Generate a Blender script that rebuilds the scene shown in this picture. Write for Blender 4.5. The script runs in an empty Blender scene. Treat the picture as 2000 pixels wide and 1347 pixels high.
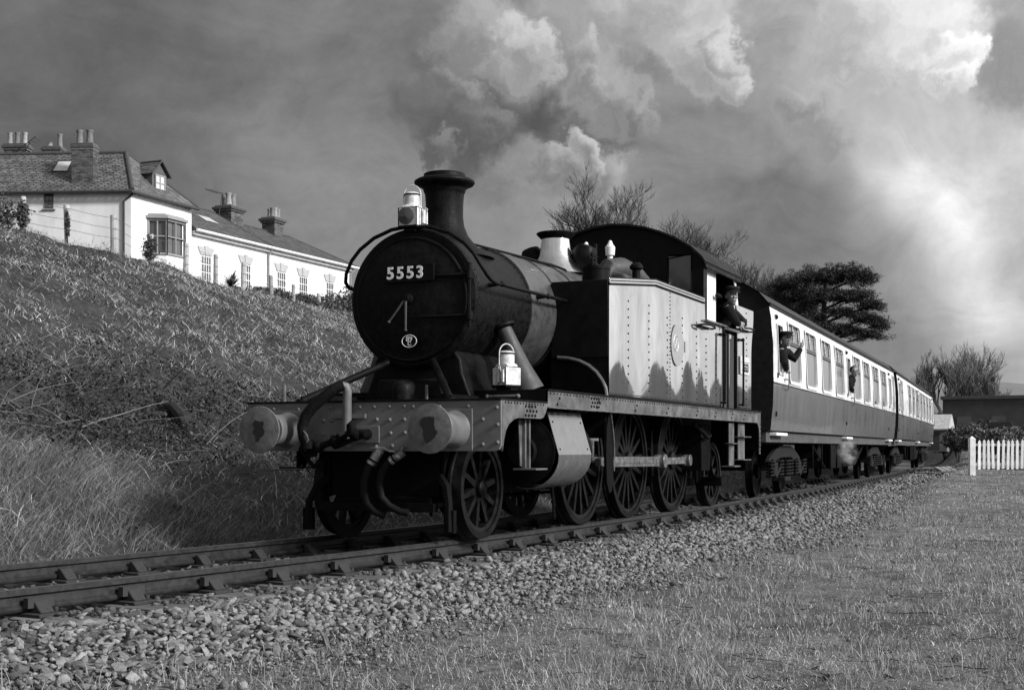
import bpy, bmesh, math, random
import numpy as np
from mathutils import Vector, Matrix
R = math.radians
random.seed(7); rng = np.random.default_rng(7)
scene = bpy.context.scene
COL = scene.collection

# ------------------------------------------------------------------ camera
cam_d = bpy.data.cameras.new('camera'); cam = bpy.data.objects.new('camera', cam_d); COL.objects.link(cam)
TH = R(23.93)
CAMP = np.array([-10.866, -6.279, 0.87])
cam.location = CAMP
cam.rotation_euler = (R(90), 0, TH - R(90))
cam_d.sensor_width = 36.0
cam_d.lens = 2622.0/2000.0*36.0
cam_d.shift_y = (875-673.5)/2000.0
cam_d.clip_start = 0.1; cam_d.clip_end = 6000
scene.camera = cam
AX = np.array([math.cos(TH), math.sin(TH), 0.0]); RX = np.array([math.sin(TH), -math.cos(TH), 0.0])

# ------------------------------------------------------------------ light
SUN_DIR = Vector((-0.09, -0.87, 0.48)).normalized()
sun_d = bpy.data.lights.new('sun', 'SUN'); sun_d.energy = 2.9; sun_d.angle = R(9.0); sun_d.color = (1, 1, 1)
sun = bpy.data.objects.new('sun', sun_d); COL.objects.link(sun)
sun.rotation_euler = SUN_DIR.to_track_quat('Z', 'Y').to_euler()
sun.location = (0, -20, 30)
scene.view_settings.view_transform = 'Standard'
scene.view_settings.look = 'None'
scene.view_settings.exposure = 0.63
scene.view_settings.gamma = 1.0
scene.view_settings.use_curve_mapping = False

# ------------------------------------------------------------------ sky: Nishita daylight behind broken cloud
world = bpy.data.worlds.new('World'); scene.world = world; world.use_nodes = True
def build_world():
    nt = world.node_tree; nt.nodes.clear(); N = nt.nodes.new; L = nt.links.new
    def math_(op, a, b=None, c=None, clamp=False):
        n = N('ShaderNodeMath'); n.operation = op; n.use_clamp = clamp
        for i, v in enumerate((a, b, c)):
            if v is None: continue
            if isinstance(v, (int, float)): n.inputs[i].default_value = v
            else: L(v, n.inputs[i])
        return n.outputs[0]
    def vmath(op, a, b=None, out=0):
        n = N('ShaderNodeVectorMath'); n.operation = op
        for i, v in enumerate((a, b)):
            if v is None: continue
            if isinstance(v, tuple): n.inputs[i].default_value = v
            else: L(v, n.inputs[i])
        return n.outputs[out]
    def scale(v, s):
        n = N('ShaderNodeVectorMath'); n.operation = 'SCALE'; L(v, n.inputs[0]); n.inputs['Scale'].default_value = s
        return n.outputs[0]
    def noise(vec, sc, det, rough=0.55, col=False, dist=0.0):
        n = N('ShaderNodeTexNoise'); n.inputs['Scale'].default_value = sc; n.inputs['Detail'].default_value = det
        n.inputs['Roughness'].default_value = rough; n.inputs['Distortion'].default_value = dist; L(vec, n.inputs['Vector'])
        return n.outputs['Color' if col else 'Fac']
    def smooth(v, a, b, c=0.0, d=1.0):
        mr = N('ShaderNodeMapRange'); mr.interpolation_type = 'SMOOTHSTEP'; L(v, mr.inputs[0])
        for k, q in zip((1, 2, 3, 4), (a, b, c, d)): mr.inputs[k].default_value = q
        return mr.outputs[0]
    tc = N('ShaderNodeTexCoord').outputs['Generated']
    d0 = vmath('NORMALIZE', tc)
    sky = N('ShaderNodeTexSky'); sky.sky_type = 'NISHITA'; sky.sun_disc = False
    el = math.asin(SUN_DIR.z); sky.sun_elevation = el; sky.sun_rotation = math.atan2(SUN_DIR.x, SUN_DIR.y)
    bw = N('ShaderNodeRGBToBW'); L(sky.outputs[0], bw.inputs[0])
    skyl = math_('MULTIPLY', bw.outputs[0], 0.06)
    def direction(px, py):
        v = AX + RX*((px-1000)/2622.0) + np.array([0, 0, 1.0])*((875-py)/2622.0)
        v = v/np.linalg.norm(v); return tuple(float(q) for q in v)
    def blobs(vec, lst):
        acc = None
        for px, py, rad, amp in lst:
            k = 2.0/((rad/2622.0)**2)
            dt = vmath('DOT_PRODUCT', vec, direction(px, py), out=1)
            acc = math_('MULTIPLY_ADD', math_('POWER', math_('MAXIMUM', dt, 0.0001), k), amp, acc if acc is not None else 0.0)
        return acc
    w1 = scale(vmath('SUBTRACT', noise(d0, 6.0, 3, 0.6, True), (0.5, 0.5, 0.5)), 0.10)
    ds = vmath('NORMALIZE', vmath('ADD', d0, w1))
    # broad soft cloud deck, brighter towards the veiled sun
    G = Vector((.549, -.799, .25)).normalized()
    sd = vmath('DOT_PRODUCT', d0, tuple(G), out=1)
    glow = math_('MULTIPLY', math_('POWER', math_('MULTIPLY_ADD', sd, 0.5, 0.5), 6.0), 1.05)
    bd = vmath('DOT_PRODUCT', d0, tuple(float(-q) for q in AX), out=1)
    glow = math_('ADD', glow, math_('MULTIPLY', math_('POWER', math_('MULTIPLY_ADD', bd, 0.5, 0.5), 2.0), 0.20))
    st = N('ShaderNodeMapping'); st.inputs['Scale'].default_value = (1, 1, 1.9); st.inputs['Rotation'].default_value = (0, R(18), 0); L(ds, st.inputs[0])
    fb = noise(ds, 3.4, 7, 0.58); fb2 = noise(st.outputs[0], 9.0, 8, 0.62, dist=0.5); fine = noise(d0, 40.0, 5, 0.7)
    tex = math_('ADD', math_('MULTIPLY', math_('SUBTRACT', fb, 0.5), 0.55), math_('ADD', math_('MULTIPLY', math_('SUBTRACT', fb2, 0.5), 0.95), math_('MULTIPLY', math_('SUBTRACT', fine, 0.5), 0.34)))
    base = math_('ADD', math_('ADD', blobs(ds, SOFT), 0.10), glow)
    deck = math_('MAXIMUM', math_('MULTIPLY', base, math_('ADD', 1.0, math_('MULTIPLY', tex, 1.25))), 0.03)
    # billowing heaps, back to front: each puff has a ragged edge and is lighter on the side of the sun
    wa = vmath('SUBTRACT', noise(d0, 13.0, 2, 0.5, True), (0.5, 0.5, 0.5)); wb = vmath('SUBTRACT', noise(d0, 42.0, 6, 0.62, True), (0.5, 0.5, 0.5))
    wv = vmath('NORMALIZE', vmath('ADD', vmath('ADD', d0, scale(wa, 0.070)), scale(wb, 0.052)))
    lump = math_('SUBTRACT', noise(wv, 26.0, 8, 0.68), 0.5); cl = deck
    for px, py, rad, tone, con, soft in PUFFS:
        k = 2.0/((rad/2622.0)**2)
        def g_(x, y): return math_('POWER', math_('MAXIMUM', vmath('DOT_PRODUCT', wv, direction(x, y), out=1), 0.0001), k)
        g = g_(px, py); shade = math_('SUBTRACT', g_(px+rad*.30, py-rad*.36), g)
        m = math_('MULTIPLY', smooth(g, 0.42-soft, 0.50+soft), 0.93)
        c = math_('MAXIMUM', math_('MULTIPLY', math_('MULTIPLY_ADD', shade, con, math_('MULTIPLY_ADD', lump, 0.9, 1.0)), tone), 0.03)
        cl = math_('MULTIPLY_ADD', m, math_('SUBTRACT', c, cl), cl)
    cv = smooth(fb, 0.25, 0.5, 0.86, 1.0)
    mixv = math_('ADD', math_('MULTIPLY', cl, cv), math_('MULTIPLY', skyl, math_('SUBTRACT', 1.0, cv)))
    bg = N('ShaderNodeBackground'); L(mixv, bg.inputs['Color']); bg.inputs['Strength'].default_value = 1.0
    out = N('ShaderNodeOutputWorld'); L(bg.outputs[0], out.inputs['Surface'])
# cloud masses as directions: (x, y, radius, how much brighter or darker)
SOFT = [(250, 230, 420, -0.03), (1450, 430, 220, -0.05), (560, 430, 260, 0.04), (1000, 470, 260, 0.03), (620, 340, 130, 0.03), (560, 60, 200, 0.02), (1250, 330, 130, -0.02),
        (1620, 190, 150, 0.03), (1720, 350, 70, 0.22), (1840, 430, 70, 0.26), (1930, 560, 85, 0.22), (1620, 440, 150, -0.06), (1480, 560, 200, -0.03), (1900, 300, 160, 0.06), (1800, 690, 220, -0.08)]
# x, y, radius, tone, contrast, softness of the edge
PUFFS = [(900, 110, 110, .125, .6, .28), (880, 210, 110, .10, .7, .14), (960, 270, 110, .08, .6, .20), (1070, 250, 130, .085, .6, .22), (1010, 160, 110, .11, .7, .20), (1150, 240, 90, .10, .7, .22), (850, 280, 45, .11, 1.0, .10),
         (1100, 110, 140, .22, .8, .26), (1220, 60, 85, .34, .9, .18), (1190, 190, 80, .24, 1.0, .14), (1240, 225, 42, .22, 1.0, .12), (1030, 215, 50, .07, .5, .24), (950, 50, 80, .24, .9, .20), (985, 120, 42, .25, 1.0, .16), (1035, 85, 56, .33, 1.0, .14), (1000, 60, 36, .31, 1.0, .16), (905, 170, 40, .15, 1.0, .20), (935, 235, 38, .12, 1.0, .14), (870, 130, 34, .15, 1.0, .2),
         (1080, 190, 36, .15, 1.1, .16), (1130, 160, 44, .24, 1.0, .18), (1150, 110, 40, .28, 1.0, .18),
         (1000, 350, 75, .19, .8, .28), (1165, 345, 62, .24, .9, .25), (1060, 325, 44, .23, 1.1, .14), (1112, 298, 44, .31, 1.1, .12), (1135, 330, 30, .28, 1.1, .14),
         (1310, 110, 100, .24, .8, .28), (1340, 55, 90, .34, .8, .20), (1385, 140, 80, .35, 1.0, .14), (1435, 190, 42, .33, 1.0, .12), (1420, 120, 40, .33, 1.0, .14),
         (1600, 210, 90, .25, .8, .28), (1560, 190, 46, .27, .9, .2), (1700, 60, 120, .36, .7, .28), (1975, 110, 90, .20, .3, .34), (1800, 60, 110, .50, .7, .24), (1880, 110, 55, .62, .8, .12), (1872, 170, 40, .52, .8, .16)]
build_world()

# ------------------------------------------------------------------ materials (all neutral greys: the picture is black and white)
MATS = {}
def mat(name, col, rough=0.6, metal=0.0, var=0.25, vs=5.0, bump=0.0, bs=60.0, spec=0.5, coat=0.0, island=0.0, obrand=0.0, trans=0.0, coatr=0.05, det=6.0, stretch=None, rv=0.15):
    if name in MATS: return MATS[name]
    m = bpy.data.materials.new(name); m.use_nodes = True; MATS[name] = m
    nt = m.node_tree; N = nt.nodes.new; L = nt.links.new
    b = nt.nodes['Principled BSDF']
    b.inputs['Roughness'].default_value = rough; b.inputs['Metallic'].default_value = metal
    b.inputs['Specular IOR Level'].default_value = spec; b.inputs['Coat Weight'].default_value = coat; b.inputs['Coat Roughness'].default_value = coatr
    b.inputs['Transmission Weight'].default_value = trans
    tc = N('ShaderNodeTexCoord'); src = tc.outputs['Object']
    if stretch:
        mp = N('ShaderNodeMapping'); mp.inputs['Scale'].default_value = stretch; L(src, mp.inputs[0]); src = mp.outputs[0]
    n = N('ShaderNodeTexNoise'); n.inputs['Scale'].default_value = vs; n.inputs['Detail'].default_value = det; n.inputs['Roughness'].default_value = 0.65
    L(src, n.inputs['Vector'])
    mr = N('ShaderNodeMapRange'); mr.inputs[1].default_value = 0.3; mr.inputs[2].default_value = 0.7
    mr.inputs[3].default_value = 1-var; mr.inputs[4].default_value = 1+var; L(n.outputs['Fac'], mr.inputs[0])
    val = mr.outputs[0]
    def mul(a, bb):
        q = N('ShaderNodeMath'); q.operation = 'MULTIPLY'; L(a, q.inputs[0])
        if isinstance(bb, float): q.inputs[1].default_value = bb
        else: L(bb, q.inputs[1])
        return q.outputs[0]
    if island > 0:
        g = N('ShaderNodeNewGeometry'); r2 = N('ShaderNodeMapRange'); L(g.outputs['Random Per Island'], r2.inputs[0])
        r2.inputs[3].default_value = 1-island; r2.inputs[4].default_value = 1+island; val = mul(val, r2.outputs[0])
    if obrand > 0:
        g = N('ShaderNodeObjectInfo'); r2 = N('ShaderNodeMapRange'); L(g.outputs['Random'], r2.inputs[0])
        r2.inputs[3].default_value = 1-obrand; r2.inputs[4].default_value = 1+obrand; val = mul(val, r2.outputs[0])
    val = mul(val, float(col))
    cc = N('ShaderNodeCombineColor')
    for i in range(3): L(val, cc.inputs[i])
    L(cc.outputs[0], b.inputs['Base Color'])
    if rv > 0:
        r3 = N('ShaderNodeMapRange'); L(n.outputs['Fac'], r3.inputs[0]); r3.inputs[1].default_value = 0.3; r3.inputs[2].default_value = 0.7
        r3.inputs[3].default_value = max(0.02, rough-rv); r3.inputs[4].default_value = min(1, rough+rv); L(r3.outputs[0], b.inputs['Roughness'])
    if bump > 0:
        n2 = N('ShaderNodeTexNoise'); n2.inputs['Scale'].default_value = bs; n2.inputs['Detail'].default_value = 5; L(src, n2.inputs['Vector'])
        bp = N('ShaderNodeBump'); bp.inputs['Strength'].default_value = bump; bp.inputs['Distance'].default_value = 0.02
        L(n2.outputs['Fac'], bp.inputs['Height']); L(bp.outputs[0], b.inputs['Normal'])
    return m
M_BLACK = mat('sooty_black_paint', 0.006, 0.5, var=0.6, vs=7, bump=0.08, bs=30, spec=.09)
M_SMOKEBOX = mat('smokebox_black', 0.006, 0.5, var=0.8, vs=14, bump=0.2, bs=60, spec=.10)
M_BOILER = mat('boiler_paint', 0.055, 0.40, var=0.4, vs=9, spec=0.6, bump=0.03, bs=20)
M_UNDER = mat('oily_black_underframe', 0.005, 0.7, var=0.6, vs=9, bump=0.15, spec=.07)
M_STEEL = mat('worn_steel', 0.35, 0.35, metal=0.85, var=0.3, vs=20)
M_RODS = mat('oily_rod_steel', 0.22, 0.38, metal=0.7, var=0.4, vs=14)
M_TYRE = mat('wheel_paint', 0.006, 0.45, var=0.8, vs=12, spec=.16, bump=.1)
M_TYREF = mat('tyre_steel', 0.12, 0.4, metal=0.6, var=0.4, vs=14)
M_BEAM = mat('buffer_beam_paint', 0.125, 0.55, var=0.30, vs=4, bump=0.04, det=9)
M_BUFFER = mat('buffer_steel', 0.115, 0.6, var=0.45, vs=14, bump=0.10, det=9)
M_GREASE = mat('black_grease', 0.012, 0.45, var=0.4, vs=40, bump=0.2)
M_WHITE = mat('white_enamel', 0.80, 0.4, var=0.1, vs=30)
M_LAMP = mat('lamp_white_paint', 0.62, 0.4, var=0.40, vs=18, bump=0.05)
M_LENS = mat('lamp_lens', 0.05, 0.08, var=0.3, vs=20, spec=0.9)
M_BRASS = mat('polished_brass', 0.80, 0.17, metal=1.0, var=0.1, vs=8, rv=0.06)
M_TANK = mat('tank_gloss_paint', 0.46, 0.04, metal=0.80, var=0.16, vs=4, spec=0.8, coat=.6, coatr=0.03, stretch=(1, 1, 0.22), rv=0.03)
M_TANKD = mat('tank_front_paint', 0.007, 0.45, var=0.4, vs=8, bump=0.03, spec=.1)
M_VALANCE = mat('dusty_valance', 0.085, 0.5, var=0.85, vs=4.5, bump=0.05)
M_CLAD = mat('cylinder_cladding', 0.20, 0.25, metal=.6, var=0.2, vs=8)
M_SPIPE = mat('steam_pipe_grey', .045, .6, var=.4, vs=12)
M_CABIN = mat('cab_pale_sheet', 0.75, 0.4, var=0.06, vs=5)
M_PLATE = mat('pale_plate', 0.55, 0.4, var=0.15, vs=30)
M_CREST = mat('transfer_grey', 0.24, 0.3, var=0.15, vs=12, coat=0.8)
M_RUB = mat('black_rubber', 0.008, 0.65, var=0.4, vs=30, spec=.12)
M_GLASSD = mat('dark_glass', 0.05, 0.06, var=0.4, vs=1.5, spec=0.8)
M_GLASS = mat('coach_glass', 0.11, 0.06, var=0.35, vs=0.8, spec=0.9)
M_SKIN = mat('skin', 0.36, 0.55, var=0.12, vs=20)
M_COAT = mat('dark_cloth', 0.010, 0.9, var=0.4, vs=20, bump=0.3, spec=.12)
M_SHIRT = mat('pale_shirt', 0.5, 0.8, var=0.1)
M_CREAM = mat('coach_cream', 0.78, 0.32, var=0.07, vs=4, coat=0.3)
M_MAROON = mat('coach_lower_panels', 0.075, 0.36, var=0.22, vs=3, coat=0.3, stretch=(1, 1, 0.3))
M_ROOF = mat('coach_roof_grey', 0.018, 0.75, var=0.35, vs=2)
M_COEND = mat('coach_end_black', 0.012, 0.75, var=0.5, vs=9, spec=.15)
M_BOGIE = mat('grimy_bogie', .010, .75, var=.6, vs=5, spec=.2)
M_CROOF = mat('cab_roof_black', .006, .6, var=.5, vs=5, spec=.2)
M_STEP = mat('step_board_white_lit', 0.85, 0.5, var=0.05)  # whitish boards; the light falling on them is put into the colour

# ------------------------------------------------------------------ mesh builder
def V(*a): return np.array(a, float)
class MB:
    def __init__(s): s.v = []; s.f = []
    def add(s, vs, fs):
        o = len(s.v); s.v.extend([tuple(float(c) for c in p) for p in vs]); s.f.extend([tuple(o+i for i in q) for q in fs]); return s
    def box(s, x0, x1, y0, y1, z0, z1):
        vs = [(x, y, z) for x in (x0, x1) for y in (y0, y1) for z in (z0, z1)]
        return s.add(vs, [(0, 1, 3, 2), (4, 6, 7, 5), (0, 4, 5, 1), (2, 3, 7, 6), (0, 2, 6, 4), (1, 5, 7, 3)])
    def obox(s, c, ex, ey, ez):
        c, ex, ey, ez = map(np.array, (c, ex, ey, ez))
        vs = [c+a*ex+b*ey+d*ez for a in (-1, 1) for b in (-1, 1) for d in (-1, 1)]
        return s.add(vs, [(0, 1, 3, 2), (4, 6, 7, 5), (0, 4, 5, 1), (2, 3, 7, 6), (0, 2, 6, 4), (1, 5, 7, 3)])
    def prism(s, poly, plane, a, b):
        n = len(poly)
        def p(q, h):
            return {'xz': (q[0], h, q[1]), 'yz': (h, q[0], q[1]), 'xy': (q[0], q[1], h)}[plane]
        vs = [p(q, a) for q in poly]+[p(q, b) for q in poly]
        fs = [tuple(range(n)), tuple(range(2*n-1, n-1, -1))]+[(i, i+n, (i+1) % n+n, (i+1) % n) for i in range(n)]
        return s.add(vs, fs)
    def tube(s, pts, r, n=8, caps=True, closed=False):
        P = [np.array(p, float) for p in pts]; m = len(P)
        rs = [r]*m if isinstance(r, (int, float)) else list(r)
        T = []
        for i in range(m):
            if closed: t = P[(i+1) % m]-P[i-1]
            else: t = P[min(i+1, m-1)]-P[max(i-1, 0)]
            T.append(t/(np.linalg.norm(t)+1e-12))
        up = np.array([0, 0, 1.0]) if abs(T[0][2]) < 0.9 else np.array([0, 1.0, 0])
        u = np.cross(T[0], up); u /= np.linalg.norm(u)
        vs = []
        for i in range(m):
            u = u-T[i]*(u@T[i]); u /= (np.linalg.norm(u)+1e-12); w = np.cross(T[i], u)
            for k in range(n):
                a = 2*math.pi*k/n; vs.append(P[i]+rs[i]*(math.cos(a)*u+math.sin(a)*w))
        fs = []
        for i in range(m if closed else m-1):
            j = (i+1) % m
            for k in range(n):
                k2 = (k+1) % n; fs.append((i*n+k, i*n+k2, j*n+k2, j*n+k))
        if caps and not closed:
            fs.append(tuple(range(n-1, -1, -1))); fs.append(tuple((m-1)*n+k for k in range(n)))
        return s.add(vs, fs)
    def lathe(s, prof, o, ax, n=24, a0=0.0, a1=2*math.pi, caps=True, sx=1.0):
        o = np.array(o, float); ax = np.array(ax, float); ax /= np.linalg.norm(ax)
        up = np.array([0, 0, 1.0]) if abs(ax[2]) < 0.9 else np.array([1.0, 0, 0])
        u = np.cross(up, ax); u /= np.linalg.norm(u); w = np.cross(ax, u)
        full = abs(a1-a0-2*math.pi) < 1e-6; nn = n if full else n+1
        vs = []
        for r, h in prof:
            for k in range(nn):
                a = a0+(a1-a0)*k/n; vs.append(o+ax*h+r*(math.cos(a)*u*sx+math.sin(a)*w))
        fs = []
        for i in range(len(prof)-1):
            for k in range(n):
                k2 = (k+1) % nn; fs.append((i*nn+k, i*nn+k2, (i+1)*nn+k2, (i+1)*nn+k))
        if caps and full:
            if prof[0][0] > 1e-4: fs.append(tuple(range(nn-1, -1, -1)))
            if prof[-1][0] > 1e-4: fs.append(tuple((len(prof)-1)*nn+k for k in range(nn)))
        return s.add(vs, fs)
    def cyl(s, p0, p1, r0, r1=None, n=16):
        r1 = r0 if r1 is None else r1
        p0 = np.array(p0, float); p1 = np.array(p1, float); h = np.linalg.norm(p1-p0)
        return s.lathe([(r0, 0), (r1, h)], p0, p1-p0, n)
    def dome(s, c, ax, r, n=8, flat=0.8):
        return s.lathe([(r, 0), (r*0.8, r*flat*0.6), (r*0.4, r*flat*0.92), (0.0008, r*flat)], c, ax, n)
    def ball(s, c, r, n=12, m=8, sc=(1, 1, 1)):
        c = np.array(c, float); vs = []; fs = []
        for i in range(m+1):
            t = math.pi*i/m
            for k in range(n):
                a = 2*math.pi*k/n; vs.append(c+r*np.array([math.sin(t)*math.cos(a)*sc[0], math.sin(t)*math.sin(a)*sc[1], math.cos(t)*sc[2]]))
        for i in range(m):
            for k in range(n): fs.append((i*n+k, (i+1)*n+k, (i+1)*n+(k+1) % n, i*n+(k+1) % n))
        return s.add(vs, fs)
    def build(s, name, m, parent=None, smooth=True, bev=0.0, ang=38, seg=2, weld=False):
        me = bpy.data.meshes.new(name); me.from_pydata(s.v, [], s.f)
        bm = bmesh.new(); bm.from_mesh(me)
        if weld: bmesh.ops.remove_doubles(bm, verts=bm.verts, dist=1e-4)
        bmesh.ops.recalc_face_normals(bm, faces=bm.faces); bm.to_mesh(me); bm.free()
        if m: me.materials.append(m)
        if smooth:
            me.polygons.foreach_set('use_smooth', [True]*len(me.polygons)); me.set_sharp_from_angle(angle=R(ang))
        o = bpy.data.objects.new(name, me); COL.objects.link(o)
        if parent: o.parent = parent
        if bev > 0:
            b = o.modifiers.new('edge', 'BEVEL'); b.width = bev; b.segments = seg; b.limit_method = 'ANGLE'; b.angle_limit = R(40)
            b.harden_normals = False
        return o
def empty(name, label, cat, loc=(0, 0, 0), rz=0.0, group=None, kind=None):
    o = bpy.data.objects.new(name, None); COL.objects.link(o); o.location = loc; o.rotation_euler = (0, 0, rz); o.empty_display_size = 0.3
    return tag(o, label, cat, group, kind)
def tag(o, label=None, cat=None, group=None, kind=None):
    if label: o['label'] = label
    if cat: o['category'] = cat
    if group: o['group'] = group
    if kind: o['kind'] = kind
    return o
def copy_obj(o, parent=None, name=None):
    c = o.copy(); COL.objects.link(c); c.parent = parent
    if name: c.name = name
    return c
def raw_mesh(name, verts, faces_flat, n_per, m, parent=None, smooth=False):
    """fast mesh from numpy: all faces have n_per corners"""
    me = bpy.data.meshes.new(name); nv = len(verts); nf = len(faces_flat)//n_per
    me.vertices.add(nv); me.vertices.foreach_set('co', np.ascontiguousarray(verts, dtype=np.float32).ravel())
    me.loops.add(nf*n_per); me.loops.foreach_set('vertex_index', np.ascontiguousarray(faces_flat, dtype=np.int32).ravel())
    me.polygons.add(nf); me.polygons.foreach_set('loop_start', np.arange(0, nf*n_per, n_per, dtype=np.int32))
    if smooth: me.polygons.foreach_set('use_smooth', np.ones(nf, dtype=bool))
    me.update(calc_edges=True)
    if m: me.materials.append(m)
    o = bpy.data.objects.new(name, me); COL.objects.link(o)
    if parent: o.parent = parent
    return o
def text_mesh(txt, size, offset=0.0, extrude=0.002):
    cu = bpy.data.curves.new('digit', 'FONT'); cu.body = txt; cu.size = size; cu.align_x = 'CENTER'; cu.align_y = 'CENTER'
    cu.offset = offset; cu.extrude = extrude; cu.resolution_u = 4
    o = bpy.data.objects.new('digit', cu); COL.objects.link(o)
    bpy.context.view_layer.update()
    me = bpy.data.meshes.new_from_object(o.evaluated_get(bpy.context.evaluated_depsgraph_get()))
    bpy.data.objects.remove(o); bpy.data.curves.remove(cu)
    return me
def text_obj(name, txt, size, m, parent, mtx, offset=0.0, extrude=0.002):
    me = text_mesh(txt, size, offset, extrude); me.name = name; me.materials.clear(); me.materials.append(m)
    me.transform(mtx); o = bpy.data.objects.new(name, me); COL.objects.link(o); o.parent = parent; return o
FRONT = Matrix(((0, 0, -1, 0), (-1, 0, 0, 0), (0, 1, 0, 0), (0, 0, 0, 1)))   # text facing -X (read from the front of the engine)
NEAR = Matrix(((1, 0, 0, 0), (0, 0, -1, 0), (0, 1, 0, 0), (0, 0, 0, 1)))     # text facing -Y (read from the near side)
def smoothstep(t): t = np.clip(t, 0, 1); return t*t*(3-2*t)

# ------------------------------------------------------------------ lie of the land
TX = np.array([-40, -12, -4.54, -2.55, -0.87, 1.0, 4, 9, 13, 20, 29, 36, 51, 60, 85, 130]); TY = np.array([9, 1.95, .64, .43, .27, .12, .0, .02, .2, .52, 1.05, 1.45, 2.45, 3.2, 6.2, 14])
def _spline(x, y):
    n = len(x); h = np.diff(x); A = np.eye(n); b = np.zeros(n)
    for i in range(1, n-1):
        A[i, i-1] = h[i-1]; A[i, i] = 2*(h[i-1]+h[i]); A[i, i+1] = h[i]; b[i] = 6*((y[i+1]-y[i])/h[i]-(y[i]-y[i-1])/h[i-1])
    return np.linalg.solve(A, b)
_M2 = _spline(TX.astype(float), TY.astype(float))
def track_y(x):
    x = np.clip(np.asarray(x, float), TX[0], TX[-1]); i = np.clip(np.searchsorted(TX, x)-1, 0, len(TX)-2); h = TX[i+1]-TX[i]
    a = (TX[i+1]-x)/h; b = (x-TX[i])/h
    return a*TY[i]+b*TY[i+1]+((a**3-a)*_M2[i]+(b**3-b)*_M2[i+1])*h*h/6
def track_dir(x):
    t = np.array([1.0, float(track_y(x+.1)-track_y(x-.1))/.2, 0]); return t/np.linalg.norm(t)
def wob(x, y, f, s=0.0): return np.sin(x*f+1.7+s+np.sin(y*f*.8+s))*np.cos(y*f*1.13+.4*s+np.sin(x*f*.7))
BV = np.array([-60, 0, 1.6, 2.3, 3.0, 4.5, 6, 8, 11, 15, 18.5, 21.0, 22.4, 26, 60, 400.])
BZ = np.array([-.2, -.2, -.2, -.15, .15, .55, .85, 1.4, 2.7, 4.6, 6.05, 6.92, 7.12, 7.25, 8, 8.])
MV = np.array([-60, 0, 1.6, 2.1, 2.6, 3.3, 4.0, 4.8, 6, 8, 11, 15, 18.5, 21.0, 22.4, 26, 60, 400.])
MZ = np.array([-.2, -.2, -.2, -.15, .2, .62, .85, .78, .55, 1.05, 2.6, 4.6, 6.05, 6.92, 7.12, 7.25, 8, 8.])
RV = np.array([-900, -40, -8, -4, -2.8, -1.9, -1.35, 0]); RZ = np.array([-.4, -.4, -.44, -.42, -.37, -.27, -.2, -.2])
def ground_z(x, y):
    x = np.asarray(x, float); y = np.asarray(y, float); v = y-track_y(x)
    w = 1-smoothstep((x+.2)/2.2)
    left = np.interp(v, BV, BZ)*(1-w)+np.interp(v, MV, MZ)*w
    far = smoothstep((x-75)/40)
    left = left*(1-far)+far*np.minimum(left, 1.0)
    left = left+smoothstep((v-2.3)/2)*(0.15*wob(x, y, .9)+0.10*wob(x, y, 2.3, 1)+.05*wob(x, y, 5.1, 2))*np.interp(v, [0, 20, 24, 400], [1, 1, .4, .4])
    left = left-smoothstep((x-17)/16)*.50*smoothstep((v-6)/8)*(1-smoothstep((x-60)/20))
    right = np.interp(v, RV, RZ)
    rise = smoothstep((x-12)/24)*.42*smoothstep((-v-1.9)/1.2)+smoothstep((x-46)/45)*1.5*smoothstep((-v-1.3)/1.6)
    right = right+rise+smoothstep((-v-2.6)/2)*(.025*wob(x, y, .8)+.012*wob(x, y, 2.6, 3))
    return np.where(v > 0, left, right)
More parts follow.
